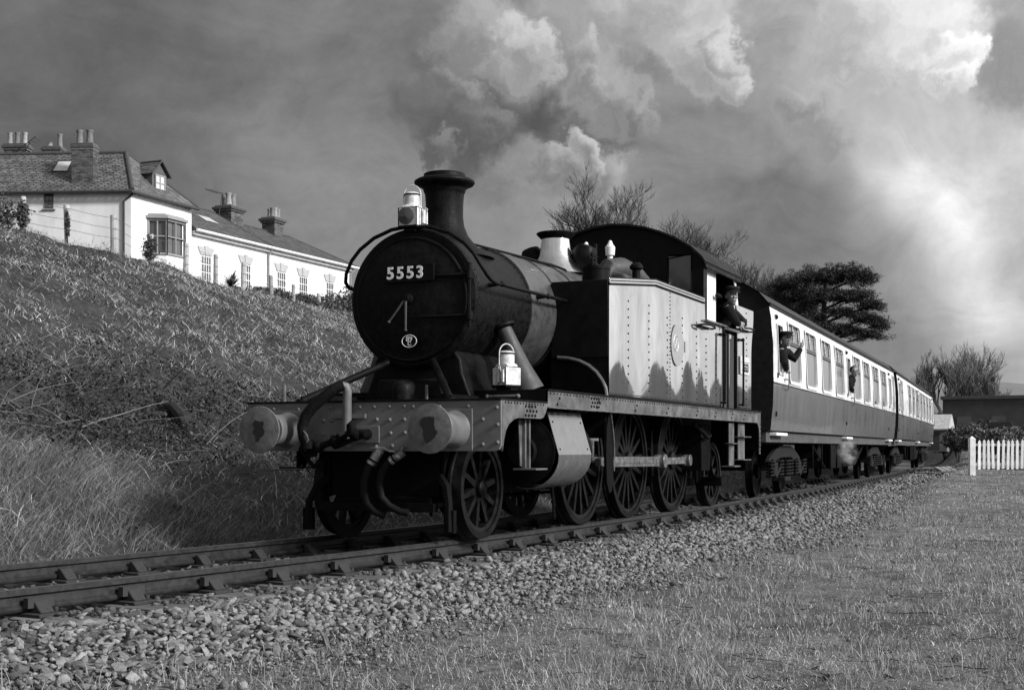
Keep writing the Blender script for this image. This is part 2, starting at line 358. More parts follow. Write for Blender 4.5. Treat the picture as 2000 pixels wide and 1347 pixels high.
# ================================================================== ground, bank, far hill
def graded(a, b, step, outs):
    c = list(np.arange(a, b+1e-6, step)); s = step; x = c[-1]
    while x < outs[1]: s *= 1.14; x += s; c.append(x)
    s = step; x = c[0]; pre = []
    while x > outs[0]: s *= 1.14; x -= s; pre.append(x)
    return np.array(pre[::-1]+c)
def grid_mesh(name, gx, gy, zf, m):
    X, Y = np.meshgrid(gx, gy, indexing='ij'); Z = zf(X, Y)
    vs = np.stack([X, Y, Z], -1).reshape(-1, 3); nx, ny = len(gx), len(gy)
    i, j = np.meshgrid(np.arange(nx-1), np.arange(ny-1), indexing='ij'); a = (i*ny+j).ravel()
    fs = np.stack([a, a+ny, a+ny+1, a+1], -1)
    return raw_mesh(name, vs, fs.ravel(), 4, m, smooth=True)
def ground_material():
    m = bpy.data.materials.new('turf_and_earth'); m.use_nodes = True; nt = m.node_tree; N = nt.nodes.new; L = nt.links.new
    b = nt.nodes['Principled BSDF']; b.inputs['Roughness'].default_value = .95; b.inputs['Specular IOR Level'].default_value = .1
    g = N('ShaderNodeNewGeometry'); pos = g.outputs['Position']
    def noi(sc, det, ro=.6):
        n = N('ShaderNodeTexNoise'); n.inputs['Scale'].default_value = sc; n.inputs['Detail'].default_value = det; n.inputs['Roughness'].default_value = ro
        L(pos, n.inputs['Vector']); return n.outputs['Fac']
    def mr(v, a, bb, c, d):
        n = N('ShaderNodeMapRange'); L(v, n.inputs[0])
        for k, q in zip((1, 2, 3, 4), (a, bb, c, d)): n.inputs[k].default_value = q
        return n.outputs[0]
    def mul(a, bb):
        n = N('ShaderNodeMath'); n.operation = 'MULTIPLY'; L(a, n.inputs[0]); L(bb, n.inputs[1]); return n.outputs[0]
    big = mr(noi(.5, 4), .3, .7, .7, 1.3); mid = mr(noi(3, 8, .7), .3, .7, .5, 1.5); fine = mr(noi(24, 8, .8), .3, .7, .4, 1.6)
    v = mul(mul(big, mid), fine)
    n = N('ShaderNodeMath'); n.operation = 'MULTIPLY'; L(v, n.inputs[0]); n.inputs[1].default_value = .165
    cc = N('ShaderNodeCombineColor'); [L(n.outputs[0], cc.inputs[i]) for i in range(3)]; L(cc.outputs[0], b.inputs['Base Color'])
    bp = N('ShaderNodeBump'); bp.inputs['Strength'].default_value = .8; bp.inputs['Distance'].default_value = .04; L(noi(28, 8, .75), bp.inputs['Height']); L(bp.outputs[0], b.inputs['Normal'])
    return m
M_GROUND = ground_material()
M_BANK = mat('bank_earth', .045, .95, var=.5, vs=3, bump=.8, bs=30, spec=.1)
gx = graded(-9, 42, .30, (-60, 1500)); gy = graded(-9, 26, .28, (-700, 700))
ground = grid_mesh('ground', gx, gy, ground_z, M_GROUND); tag(ground, kind='structure')
ground.data.materials.append(M_BANK)
cx_, cy_ = np.meshgrid((gx[:-1]+gx[1:])/2, (gy[:-1]+gy[1:])/2, indexing='ij')
ground.data.polygons.foreach_set('material_index', ((cy_-track_y(cx_) > 2.0) & (cx_ < 80)).astype(np.int32).ravel())
M_HILL = mat('far_hill_hazy', .17, .9, var=.15, vs=.02, det=4)  # lighter grey puts the distant haze into the hill's colour
hm = MB()
pts = []
for i in range(41):
    t = i/40; s = -260+520*t
    h = 44+4*math.sin(t*5+.6)+2*math.sin(t*17)
    pts.append((s, h*math.sin(min(1, max(0, t))*math.pi)**.25 if 0 < t < 1 else 0))
hv = []; hf = []
for i, (s, h) in enumerate(pts):
    for q, (dd, k) in enumerate(((0, 0), (60, .55), (150, .92), (240, 1.0), (420, .6))):
        c = np.array([700., 20., 0])+np.array([.25, -.97, 0])*s+np.array([.97, .25, 0])*dd
        hv.append((c[0], c[1], -1+h*k))
for i in range(40):
    for q in range(4): a = i*5+q; hf.append((a, a+1, a+6, a+5))
hill = MB().add(hv, hf).build('hill', M_HILL); tag(hill, kind='structure')

# ================================================================== railway track
M_RAIL = mat('rusty_rail', .020, .55, var=.4, vs=18, bump=.1, bs=70)
M_RAILTOP = mat('rail_head', .10, .42, metal=.3, var=.35, vs=16)
M_SLEEP = mat('weathered_sleeper', .10, .9, var=.45, vs=7, bump=.5, bs=40, stretch=(1, .15, 1), obrand=.25)
M_CHAIR = mat('cast_iron_chair', .022, .7, var=.4, vs=30, bump=.2)
track = empty('railway_track', 'curving railway track of bullhead rails on timber sleepers, under the train', 'railway track', (0, 0, 0))
RAILP = [(-.020, -.19+.045), (.020, -.145), (.034, -.132), (.034, -.112), (.010, -.098), (.009, -.05), (.036, -.036), (.036, -.008), (.026, 0), (-.026, 0), (-.036, -.008), (-.036, -.036), (-.009, -.05), (-.010, -.098), (-.034, -.112), (-.034, -.132)]
xs = np.concatenate([np.arange(-14, 64, .5), np.arange(64, 111, 1.5)])
for sgn in (-1, 1):
    vs = []; fs = []; n = len(RAILP)
    for x in xs:
        t = track_dir(x); nn = np.array([-t[1], t[0], 0]); c = np.array([x, float(track_y(x)), 0])+nn*(.7525*sgn)
        for q, z in RAILP: vs.append(c+nn*q*sgn*-1+np.array([0, 0, z]))
    for i in range(len(xs)-1):
        for k in range(n): fs.append((i*n+k, i*n+(k+1) % n, (i+1)*n+(k+1) % n, (i+1)*n+k))
    o = MB().add(vs, fs).build('rail', M_RAIL, track, ang=50)
    o.data.materials.append(M_RAILTOP)
    for f_ in o.data.polygons:
        if f_.normal.z > .8 and f_.center.z > -.02: f_.material_index = 1
sl = MB().box(-.127, .127, -1.30, 1.30, -.30, -.172).build('sleeper', M_SLEEP, track, bev=.012, seg=1)
chm = MB(); chm.box(-.10, .10, -.19, .19, -.173, -.147)
for q in (-1, 1):
    chm.prism([(q*.045, -.147), (q*.15, -.147), (q*.12, -.115), (q*.07, -.062), (q*.040, -.062)], 'yz', -.055, .055)
chm.cyl((-.075, .13, -.15), (-.075, .13, -.118), .018, n=6); chm.cyl((.075, -.13, -.15), (.075, -.13, -.118), .018, n=6)
ch = chm.build('rail_chair', M_CHAIR, track, bev=.005, seg=1)
key = MB().obox((0, .062, -.085), (.10, 0, 0), (0, .022, 0), (0, 0, .032)).build('rail_key', mat('oak_key', .03, .9, var=.4), track)
first = True
k = 0
for x in np.arange(-7.35, 62, .76):
    t = track_dir(x); a = math.atan2(t[1], t[0]); nn = np.array([-t[1], t[0], 0]); y = float(track_y(x)); j = random.uniform(-.02, .02)
    s_ = sl if first else copy_obj(sl, track); s_.location = (x+j, y, 0); s_.rotation_euler = (0, 0, a+random.uniform(-.015, .015))
    for sg in (-1, 1):
        c_ = ch if (first and sg == -1) else copy_obj(ch, track)
        p = np.array([x+j, y, 0])+nn*.7525*sg; c_.location = p; c_.rotation_euler = (0, 0, a)
        if x < 16:
            k_ = key if (first and sg == -1) else copy_obj(key, track); k_.location = p; k_.rotation_euler = (0, 0, a if sg > 0 else a+math.pi)
    first = False

# ================================================================== ballast
M_STONE = mat('ballast_stone_grey', .175, .9, var=.35, vs=40, island=.62, bump=.4, bs=120, spec=.2)
M_STONE1 = mat('single_stone_grey', .175, .9, var=.35, vs=2, obrand=.6, bump=.3, bs=5, spec=.2)
M_STONED = mat('oily_ballast_stone', .095, .9, var=.4, vs=40, island=.7, bump=.4, bs=120, spec=.2)
M_BALLAST = mat('ballast_bed_stone', .08, .9, var=.5, vs=22, bump=1.0, bs=26)
def bed_z(x, v):
    return np.interp(np.abs(v), [0, 1.25, 1.6, 2.5], [-.205, -.205, -.215, -.33])
bx = np.concatenate([np.arange(-12, 40, .5), np.arange(40, 112, 2)]); bv = np.array([-2.55, -2.2, -1.9, -1.6, -1.25, -.6, 0, .6, 1.25, 1.6, 1.9])
vs = []
for x in bx:
    for v in bv:
        y_ = float(track_y(x))+v; z_ = float(bed_z(x, v))+(.012 if abs(v) < 1.7 else 0)
        if v < -1.8: z_ = min(z_, float(ground_z(x, y_))-.03)
        vs.append((x, y_, z_))
nb = len(bv); fs = [(i*nb+j, i*nb+j+1, (i+1)*nb+j+1, (i+1)*nb+j) for i in range(len(bx)-1) for j in range(nb-1)]
ballast = MB().add(vs, fs).build('ballast_bed', M_BALLAST); tag(ballast, kind='structure')
def stone_shapes(n):
    """angular crushed stone: an icosahedron pushed about, flattened and sheared"""
    out = []
    bm = bmesh.new(); bmesh.ops.create_icosphere(bm, subdivisions=1, radius=1); base = np.array([v.co[:] for v in bm.verts]); F = np.array([[v.index for v in f.verts] for f in bm.faces]); bm.free()
    for i in range(n):
        r = rng.uniform(.55, 1.2, (len(base), 1)); q = base*r
        for k in range(3):
            nrm = rng.normal(0, 1, 3); nrm /= np.linalg.norm(nrm); lim = rng.uniform(.35, .7); dp = q@nrm; q = q-np.outer(np.maximum(dp-lim, 0), nrm)
        q[:, 0] += q[:, 2]*rng.uniform(-.5, .5)
        out.append(q*np.array([rng.uniform(1.0, 1.45), rng.uniform(.65, 1.0), rng.uniform(.45, .8)]))
    return out, F
SH, SF = stone_shapes(40)
def stones(n, xr, vr, size, lift=0.0, wx=None):
    x = xr[0]+(xr[1]-xr[0])*rng.random(n)**(wx or 1.0); v = rng.uniform(vr[0], vr[1], n)
    y = track_y(x)+v; s = size*np.minimum(rng.lognormal(0, .30, n), 1.7); return x, y, v, s
sx, sy, sv, ss = [], [], [], []
for args in ((18000, (-8.5, 7), (-2.5, -.80), .026), (11000, (5, 30), (-2.5, -.80), .033, 0, 1.4), (4500, (26, 58), (-2.4, -.80), .042, 0, 1.3), (15000, (-8, 9), (-4.1, -2.1), .0125), (9000, (6, 26), (-4.0, -2.0), .018), (6500, (-8.5, 6), (-.70, .70), .028), (2500, (4, 30), (-.7, .7), .036), (2600, (-8.5, 12), (.8, 1.75), .032), (1500, (-7, 9), (-3.1, -2.2), .024), (1200, (5, 22), (-3.1, -2.1), .026)):
    a = stones(*args); sx.append(a[0]); sy.append(a[1]); sv.append(a[2]); ss.append(a[3])
sx, sy, sv, ss = map(np.concatenate, (sx, sy, sv, ss))
# sleepers stay mostly bare: thin the stones that lie on them
ph = ((sx+7.35+.38) % .76)-.38
ragged = (sv < -1.9) & (rng.random(len(sx)) < smoothstep((-sv-2.1+.35*wob(sx, sy, 1.5)+.2*wob(sx, sy, 4.0, 3))/1.3))
keep = ~ragged & ~((np.abs(ph) < .15) & (np.abs(sv) < 1.32) & (rng.random(len(sx)) < .80) & (ss < .1))
sx, sy, sv, ss = sx[keep], sy[keep], sv[keep], ss[keep]
ph = ((sx+7.35+.38) % .76)-.38
sz = np.maximum(bed_z(sx, sv), np.where(np.abs(sv) > 2.0, ground_z(sx, sy), -9))+ss*rng.uniform(.0, .75, len(sx)) + np.where((np.abs(ph) < .14) & (np.abs(sv) < 1.3), .03, 0)
dist = np.hypot(sx-CAMP[0], sy-CAMP[1])
dd = np.stack([sx-CAMP[0], sy-CAMP[1]], -1); fwd = dd@AX[:2]; lat = dd@RX[:2]
infr = (sv < -1.1) & (np.abs(lat/np.maximum(fwd, .1)) < .37) & (fwd > 1) & (2622*(CAMP[2]-sz)/np.maximum(fwd, .1) < 450) & (sv < -.85)
order = np.argsort(np.where(infr, -ss/dist, 1)); pick = order[:300]
rest = np.setdiff1d(np.arange(len(sx)), pick)
def rand_rot(n):
    a = rng.uniform(0, 2*np.pi, n); t = rng.normal(0, .35, n); u = rng.normal(0, .35, n)
    ca, sa = np.cos(a), np.sin(a); ct, st = np.cos(t), np.sin(t); cu, su = np.cos(u), np.sin(u); o = np.zeros(n); e = np.ones(n)
    Rz = np.stack([ca, -sa, o, sa, ca, o, o, o, e], -1).reshape(n, 3, 3); Rx = np.stack([e, o, o, o, ct, -st, o, st, ct], -1).reshape(n, 3, 3); Ry = np.stack([cu, o, su, o, e, o, -su, o, cu], -1).reshape(n, 3, 3)
    return Rz@Rx@Ry
def stone_mesh(name, sel, m):
    nS = len(sel); RR = rand_rot(nS); idx = rng.integers(0, len(SH), nS); sh = np.array(SH)[idx]*ss[sel][:, None, None]
    vv = np.einsum('nij,nkj->nki', RR, sh)+np.stack([sx[sel], sy[sel], sz[sel]], -1)[:, None, :]
    ff = (SF[None]+(np.arange(nS)*sh.shape[1])[:, None, None])
    tag(raw_mesh(name, vv.reshape(-1, 3), ff.ravel(), 3, m, ballast), kind='stuff')
oily = (sv > -1.08-.25*rng.random(len(sv)))[rest]
stone_mesh('ballast_stones', rest[~oily], M_STONE); stone_mesh('oily_ballast_stones', rest[oily], M_STONED)
smesh = []
for q in SH[:8]:
    me = bpy.data.meshes.new('ballast_stone'); me.from_pydata([tuple(p) for p in q], [], [tuple(int(i) for i in f) for f in SF]); me.materials.append(M_STONE1); smesh.append(me)
for i in pick:
    o = bpy.data.objects.new('ballast_stone', random.choice(smesh)); COL.objects.link(o); o.parent = ballast
    o.location = (sx[i], sy[i], sz[i]); o.scale = (ss[i],)*3; o.rotation_euler = (random.gauss(0, .3), random.gauss(0, .3), random.uniform(0, 6.28))

# ================================================================== grass and dry stems
def blades(name, x, y, z, h, w, lean, m, bend=.5, az=None, parent=None):
    """each blade: a bent ribbon of three quads ending narrow"""
    n = len(x); a = rng.uniform(0, 2*np.pi, n) if az is None else az
    d = np.stack([np.cos(a), np.sin(a), np.zeros(n)], -1)
    b = rng.uniform(0, 2*np.pi, n); sd = np.stack([np.cos(b), np.sin(b), np.zeros(n)], -1)*w[:, None]
    p0 = np.stack([x, y, z], -1); up = np.array([0, 0, 1.0])
    P = []; cur = p0; th = lean.copy()
    seg = (h/3)[:, None]
    P.append(cur)
    for k in range(3):
        cur = cur+seg*(np.cos(th)[:, None]*up+np.sin(th)[:, None]*d); P.append(cur); th = th+bend*rng.uniform(.3, 1.4, n)
    W = (1.0, .85, .6, .12)
    vs = np.stack([v for k in range(4) for v in (P[k]-sd*W[k], P[k]+sd*W[k])], 1)
    base = (np.arange(n)*8)[:, None, None]
    q = np.array([[0, 1, 3, 2], [2, 3, 5, 4], [4, 5, 7, 6]])[None]
    return raw_mesh(name, vs.reshape(-1, 3), (q+base).ravel(), 4, m, parent)
def field(n, dmin, dmax, amax=.40, amin=-.40, pw=2.0):
    """points spread over what stands in front of the camera, thinner with distance"""
    u = rng.random(n); d = dmin*(dmax/dmin)**u; t = rng.uniform(amin, amax, n)
    return CAMP[0]+AX[0]*d+RX[0]*t*d, CAMP[1]+AX[1]*d+RX[1]*t*d, d
M_GRASS = mat('short_turf', .31, .8, var=.55, vs=1.3, island=.6, spec=.2, rv=0)
M_TUFT = mat('dry_tufts', .27, .8, var=.3, vs=1.5, island=.5, spec=.2, rv=0)
M_STRAW = mat('dead_grass_and_bracken', .33, .85, var=.7, vs=.8, island=.8, spec=.15, rv=0)
M_LONG = mat('long_pale_grass', .28, .85, var=.4, vs=1.5, island=.45, spec=.15, rv=0)
x, y, d = field(330000, 5.5, 75); v = y-track_y(x)
dens = smoothstep((-v-2.0)/1.3)*(0.35+.65*smoothstep((wob(x, y, 1.6)+wob(x, y, 4.1, 2)+.6)/1.2))
k = rng.random(len(x)) < dens; x, y, d = x[k], y[k], d[k]
n = len(x); h = np.clip(rng.lognormal(math.log(.030), .45, n), .010, .10)*np.clip(.7+.012*d, .7, 1.3); w = .0007+.00025*d
o = blades('grass', x, y, ground_z(x, y)-.004, h, w*rng.uniform(.6, 1.3, n), rng.uniform(.1, 1.3, n), M_GRASS, .5); tag(o, 'short worn turf beside the ballast', 'grass', kind='stuff')
# taller pale tufts
cx, cy, cd = field(1500, 5.5, 34); cv = cy-track_y(cx); kk = cv < -2.3; cx, cy, cd = cx[kk], cy[kk], cd[kk]
rep = rng.integers(10, 42, len(cx)); ix = np.repeat(np.arange(len(cx)), rep); sp = rng.uniform(.04, .22, len(cx))[ix]
x = cx[ix]+rng.normal(0, 1, len(ix))*sp; y = cy[ix]+rng.normal(0, 1, len(ix))*sp; d = cd[ix]; n = len(x)
o = blades('grass_tufts', x, y, ground_z(x, y)-.004, rng.uniform(.03, .15, n), (.0006+.0002*d)*rng.uniform(.6, 1.2, n), rng.uniform(.0, .6, n), M_TUFT, .3); tag(o, 'taller dry tufts standing in the turf', 'grass', kind='stuff')

# bank: matted dead grass and bracken
def bank_pts(n, xr, vr):
    x = rng.uniform(*xr, n); v = rng.uniform(*vr, n); return x, track_y(x)+v, v
x, y, v = bank_pts(240000, (-6, 44), (2.3, 24.5))
clump = wob(x, y, 1.3)+wob(x, y, 3.1, 1)+.7*wob(x, y, 6.3, 2)
hollow = np.exp(-((v-7.6)/2.4)**4)*(1-smoothstep((x-10)/5)); top_ = smoothstep((v-9.5)/3)
vis = (x-CAMP[0])*AX[0]+(y-CAMP[1])*AX[1]; lt = (x-CAMP[0])*RX[0]+(y-CAMP[1])*RX[1]
k = (rng.random(len(x)) < np.clip(.62+.35*clump, .12, 1)*(1-.93*hollow)) & (lt/vis > -.40) & (lt/vis < .0)
x, y, v, top_ = x[k], y[k], v[k], top_[k]; n = len(x); d = np.hypot(x-CAMP[0], y-CAMP[1])
o = blades('dead_bracken', x, y, ground_z(x, y)+rng.uniform(-.03, .10, n), rng.uniform(.12, .50, n)*np.where(v > 18.5, .5, 1)*(1-.25*top_), (.0012+.00016*d)*rng.uniform(.5, 1.4, n), rng.uniform(.5, 1.85, n), M_STRAW, .6, az=rng.uniform(0, 6.283, n)); tag(o, 'matted dead grass and bracken on the bank', 'undergrowth', kind='stuff')
# stray long bleached stems arching over the matted growth
M_STEM = mat('bleached_stem', .42, .85, var=.4, vs=2, island=.5, spec=.15, rv=0)
x, y, v = bank_pts(26000, (-6, 34), (2.8, 20)); vis = (x-CAMP[0])*AX[0]+(y-CAMP[1])*AX[1]; lt = (x-CAMP[0])*RX[0]+(y-CAMP[1])*RX[1]
k = (rng.random(len(x)) < np.clip(.5+.4*wob(x, y, 1.7, 7), .05, 1)*np.where((v > 5.2) & (v < 9.8) & (x < 11), .25, 1)) & (lt/vis > -.40) & (lt/vis < .0); x, y, v = x[k], y[k], v[k]; n = len(x); d = np.hypot(x-CAMP[0], y-CAMP[1])
o = blades('bleached_stems', x, y, ground_z(x, y)+rng.uniform(.02, .16, n), rng.uniform(.15, .62, n), (.0010+.00012*d)*rng.uniform(.6, 1.2, n), rng.uniform(.6, 1.7, n), M_STEM, .55); tag(o, 'long bleached stems arching over the bank', 'undergrowth', kind='stuff')
# long pale grass on the mound by the rail and along the foot of the bank
x, y, v = bank_pts(38000, (-7, 2.6), (2.0, 5.0)); w_ = 1-smoothstep((x-.2)/2.0)
k = rng.random(len(x)) < (.15+.85*w_)*smoothstep((wob(x, y, 2.2, 4)+1.2)/1.2); x, y, v = x[k], y[k], v[k]; n = len(x)
o = blades('long_grass', x, y, ground_z(x, y)-.01, rng.uniform(.22, .58, n), .0026*rng.uniform(.6, 1.3, n), rng.uniform(.3, 1.1, n), M_LONG, .5, az=rng.normal(-1.6, .7, n)); tag(o, 'long pale grass hanging over the mound beside the rails', 'grass', kind='stuff')
x, y, v = bank_pts(16000, (-7, 30), (1.75, 3.4)); n = len(x)
o = blades('verge_grass', x, y, ground_z(x, y)-.01, rng.uniform(.05, .25, n), .0028*rng.uniform(.6, 1.3, n), rng.uniform(.2, 1.2, n), M_STRAW, .4); tag(o, 'rough grass at the foot of the bank', 'grass', kind='stuff')
# bramble: small dark leaves in the hollow and hugging the lower slope
M_BRAM = mat('bramble_leaf', .026, .6, var=.6, vs=2, island=.8, rv=0)
x, y, v = bank_pts(210000, (-4, 24), (3.4, 18)); c = wob(x, y, 1.1, 5)+.8*wob(x, y, 2.7, 6); hol = np.exp(-((v-7.4)/2.4)**4)*(1-smoothstep((x-10)/4))
k = rng.random(len(x)) < np.clip(.32*c-.12+.95*hol, 0, 1); x, y, v = x[k], y[k], v[k]; n = len(x)
o = blades('bramble', x, y, ground_z(x, y)+rng.uniform(0, .55, n)*(.6+.4*wob(x, y, 2.3)), rng.uniform(.03, .10, n), rng.uniform(.010, .025, n), rng.uniform(.2, 1.5, n), M_BRAM, .5); tag(o, 'dark low bramble growing in the hollow of the bank', 'bramble', kind='stuff')
# cut branches and long canes thrown in the hollow
M_CANE = mat('dry_cane', .12, .8, var=.4, vs=8, island=.5)
cb = MB()
for i in range(170):
    x0 = random.uniform(-2.5, 10); v0 = random.gauss(6.8, 1.6); y0 = float(track_y(x0))+v0
    L_ = random.uniform(.4, 2.2); a = random.gauss(-.35, 1.1)+(math.pi if random.random() < .5 else 0); z0 = float(ground_z(x0, y0))+random.uniform(.1, .5)
    p = np.array([x0, y0, z0]); pts = [p]; dirv = np.array([math.cos(a), math.sin(a), random.uniform(-.2, .6)])
    for k in range(5):
        dirv = dirv+np.array([random.gauss(0, .12), random.gauss(0, .12), random.gauss(-.06, .08)]); p = p+dirv/np.linalg.norm(dirv)*L_/5
        p[2] = max(p[2], float(ground_z(p[0], p[1]))+.03); pts.append(p.copy())
    r0 = random.choice((.004, .005, .007, .011)); cb.tube(pts, [r0*(1-.13*q) for q in range(6)], n=5)
o = cb.build('cut_branches', M_CANE); tag(o, 'tangle of cut branches and canes lying in the hollow', 'branches', kind='stuff')
# dark rotten log on the bank
M_LOG = mat('rotten_bark', .02, .9, var=.5, vs=12, bump=.8, bs=30)
lg = MB(); lp = [(7.95, 8.75), (7.6, 8.35), (7.1, 7.95), (6.75, 7.5), (6.4, 7.05), (6.1, 6.75)]
lg.tube([(a, b, float(ground_z(a, b))+.10+.05*math.sin(i*2.1)) for i, (a, b) in enumerate(lp)], [.03, .10, .12, .10, .12, .05], n=9)
lg.tube([(6.75, 7.5, 1.35), (6.5, 7.6, 1.42), (6.2, 7.75, 1.40)], [.06, .05, .02], n=7)
o = lg.build('fallen_log', M_LOG); tag(o, 'dark rotten log lying down the slope of the grassy bank', 'log')

# weeds, dead twigs and worn patches in the turf
M_WEED = mat('broad_weed_leaf', .12, .7, var=.4, vs=2, island=.4, rv=0)
cx, cy, cd = field(900, 5.5, 30); k = cy-track_y(cx) < -2.2; cx, cy, cd = cx[k], cy[k], cd[k]; rep = rng.integers(5, 11, len(cx)); ix = np.repeat(np.arange(len(cx)), rep); n = len(ix)
o = blades('lawn_weeds', cx[ix]+rng.normal(0, .012, n), cy[ix]+rng.normal(0, .012, n), ground_z(cx[ix], cy[ix]), rng.uniform(.03, .09, n), rng.uniform(.006, .013, n), rng.uniform(.9, 1.5, n), M_WEED, .25); tag(o, 'broad leaved weeds lying flat in the turf', 'weeds', kind='stuff')
tw = MB()
for i in range(110):
    u = random.random(); d_ = 5.6*(30/5.6)**u; t_ = random.uniform(-.2, .38); q = CAMP+(AX+RX*t_)*d_
    if q[1]-float(track_y(q[0])) > -1.6: continue
    a = random.uniform(0, 6.28); L_ = random.uniform(.08, .45); pts = []
    for k in range(5):
        pts.append((q[0], q[1], float(ground_z(q[0], q[1]))+.012+.02*math.sin(k*1.3+i)**2)); a += random.gauss(0, .25); q = q+np.array([math.cos(a), math.sin(a), 0])*L_/4
    tw.tube(pts, [.0035, .003, .003, .0025, .0015], n=4)
o = tw.build('fallen_twigs', M_LOG); tag(o, 'thin dead twigs lying on the turf', 'twigs', kind='stuff')
# ================================================================== the tank engine (origin: foot of the front buffer beam)
loco = empty('steam_locomotive', 'black side tank steam locomotive 5553 at the head of the train', 'steam locomotive')
P = loco
# --- frames, running plate, beams
b = MB()
for s in (-1, 1): b.box(.30, 9.5, s*.62-.015, s*.62+.015, .42, 1.38)
b.box(.9, 9.4, -.5, .5, .95, 1.30)
for x in (1.9, 3.0, 4.3, 6.0, 7.9, 9.0): b.box(x, x+.05, -.62, .62, .5, 1.3)
b.build('main_frame', M_UNDER, P)
bm_ = MB(); bp = [(-1.35, 1.30), (1.35, 1.30), (1.35, .90), (1.33, .858), (1.29, .843), (-1.29, .843), (-1.33, .858), (-1.35, .90)]
bm_.prism(bp, 'yz', 0, .035); beam = bm_.build('buffer_beam', M_BEAM, P, bev=.004)
rv = MB()
for y, z in [(1.046, 1.245), (0.766, 1.239), (0.919, 1.175), (0.403, 1.253), (0.092, 1.253), (-0.062, 1.254), (-0.222, 1.255), (-0.376, 1.258), (-0.469, 1.252), (-0.743, 1.249), (-1.027, 1.249), (-1.308, 1.232), (0.491, 1.13), (0.398, 1.129), (-0.087, 1.136), (-0.222, 1.132), (-0.376, 1.133), (-1.17, 1.129), (0.491, 1.005), (0.398, 1.005), (-0.231, 1.009), (-0.381, 1.013), (-1.316, 1.08), (0.491, 0.884), (-0.087, 0.961), (-0.079, 0.884), (-0.248, 0.891), (-0.386, 0.884), (-1.17, 0.905), (-1.316, 0.922), (1.31, 1.24), (1.2, 1.24), (1.25, .9)]:
    rv.dome((-.001, y, z), (-1, 0, 0), .021, n=8)
rv.build('rivets', M_BEAM, beam)
o = MB().box(-.02, 1.075, -1.36, 1.36, 1.302, 1.316); o.build('front_platform', M_BLACK, P, bev=.003)
o = MB().box(1.08, 9.78, -1.365, 1.365, 1.424, 1.440); o.build('running_plate', M_BLACK, P, bev=.003)
MB().box(1.08, 1.095, -1.35, 1.35, 1.318, 1.422).build('platform_riser', M_BLACK, P)
# side valance, with the arch behind the beam and the drop to the rear steps
def valance(s):
    y0, y1 = s*1.350, s*1.335
    poly = [(.037, .845), (.07, .95), (.11, 1.03), (.18, 1.09), (.28, 1.13), (.38, 1.148), (.92, 1.15), (.99, 1.165), (1.04, 1.21), (1.078, 1.262), (1.078, 1.300), (.037, 1.300)]
    m = MB().prism(poly, 'xz', y0, y1)
    m.prism([(1.080, 1.265), (9.52, 1.262), (9.60, 1.235), (9.66, 1.18), (9.685, 1.08), (9.69, .78), (9.76, .78), (9.76, 1.422), (1.080, 1.422)], 'xz', y0, y1)
    o = m.build('valance', M_VALANCE, P)
    l = MB(); l.box(1.09, 9.50, s*1.350, s*1.372, 1.258, 1.266); l.build('lower_flange', M_RODS, o)
    r = MB()
    if s < 0:
        for i in range(96): r.dome((1.16+i*.088, s*1.351, 1.402), (0, s, 0), .010, n=6)
        for i in range(14): r.dome((.09+i*.068, s*1.351, 1.283), (0, s, 0), .010, n=6)
        for cx, cz in ((.55, 1.215), (2.28, 1.345)):
            for i in range(4):
                for j in range(3): r.dome((cx+i*.075+(j % 2)*.03, s*1.351, cz-.04+j*.042), (0, s, 0), .015, n=6)
        for x in (1.33, 2.45, 3.7, 4.9, 6.2, 7.1, 8.0, 8.7): r.dome((x, s*1.351, 1.30), (0, s, 0), .016, n=6); r.dome((x+.06, s*1.351, 1.36), (0, s, 0), .014, n=6)
        for z in np.arange(.82, 1.3, .07): r.dome((9.72, s*1.351, z), (0, s, 0), .011, n=6)
        tag(r.build('rivets', M_UNDER, o), kind='stuff')
valance(-1); valance(1)
MB().prism(bp, 'yz', 9.765, 9.80).build('rear_buffer_beam', M_BLACK, P)
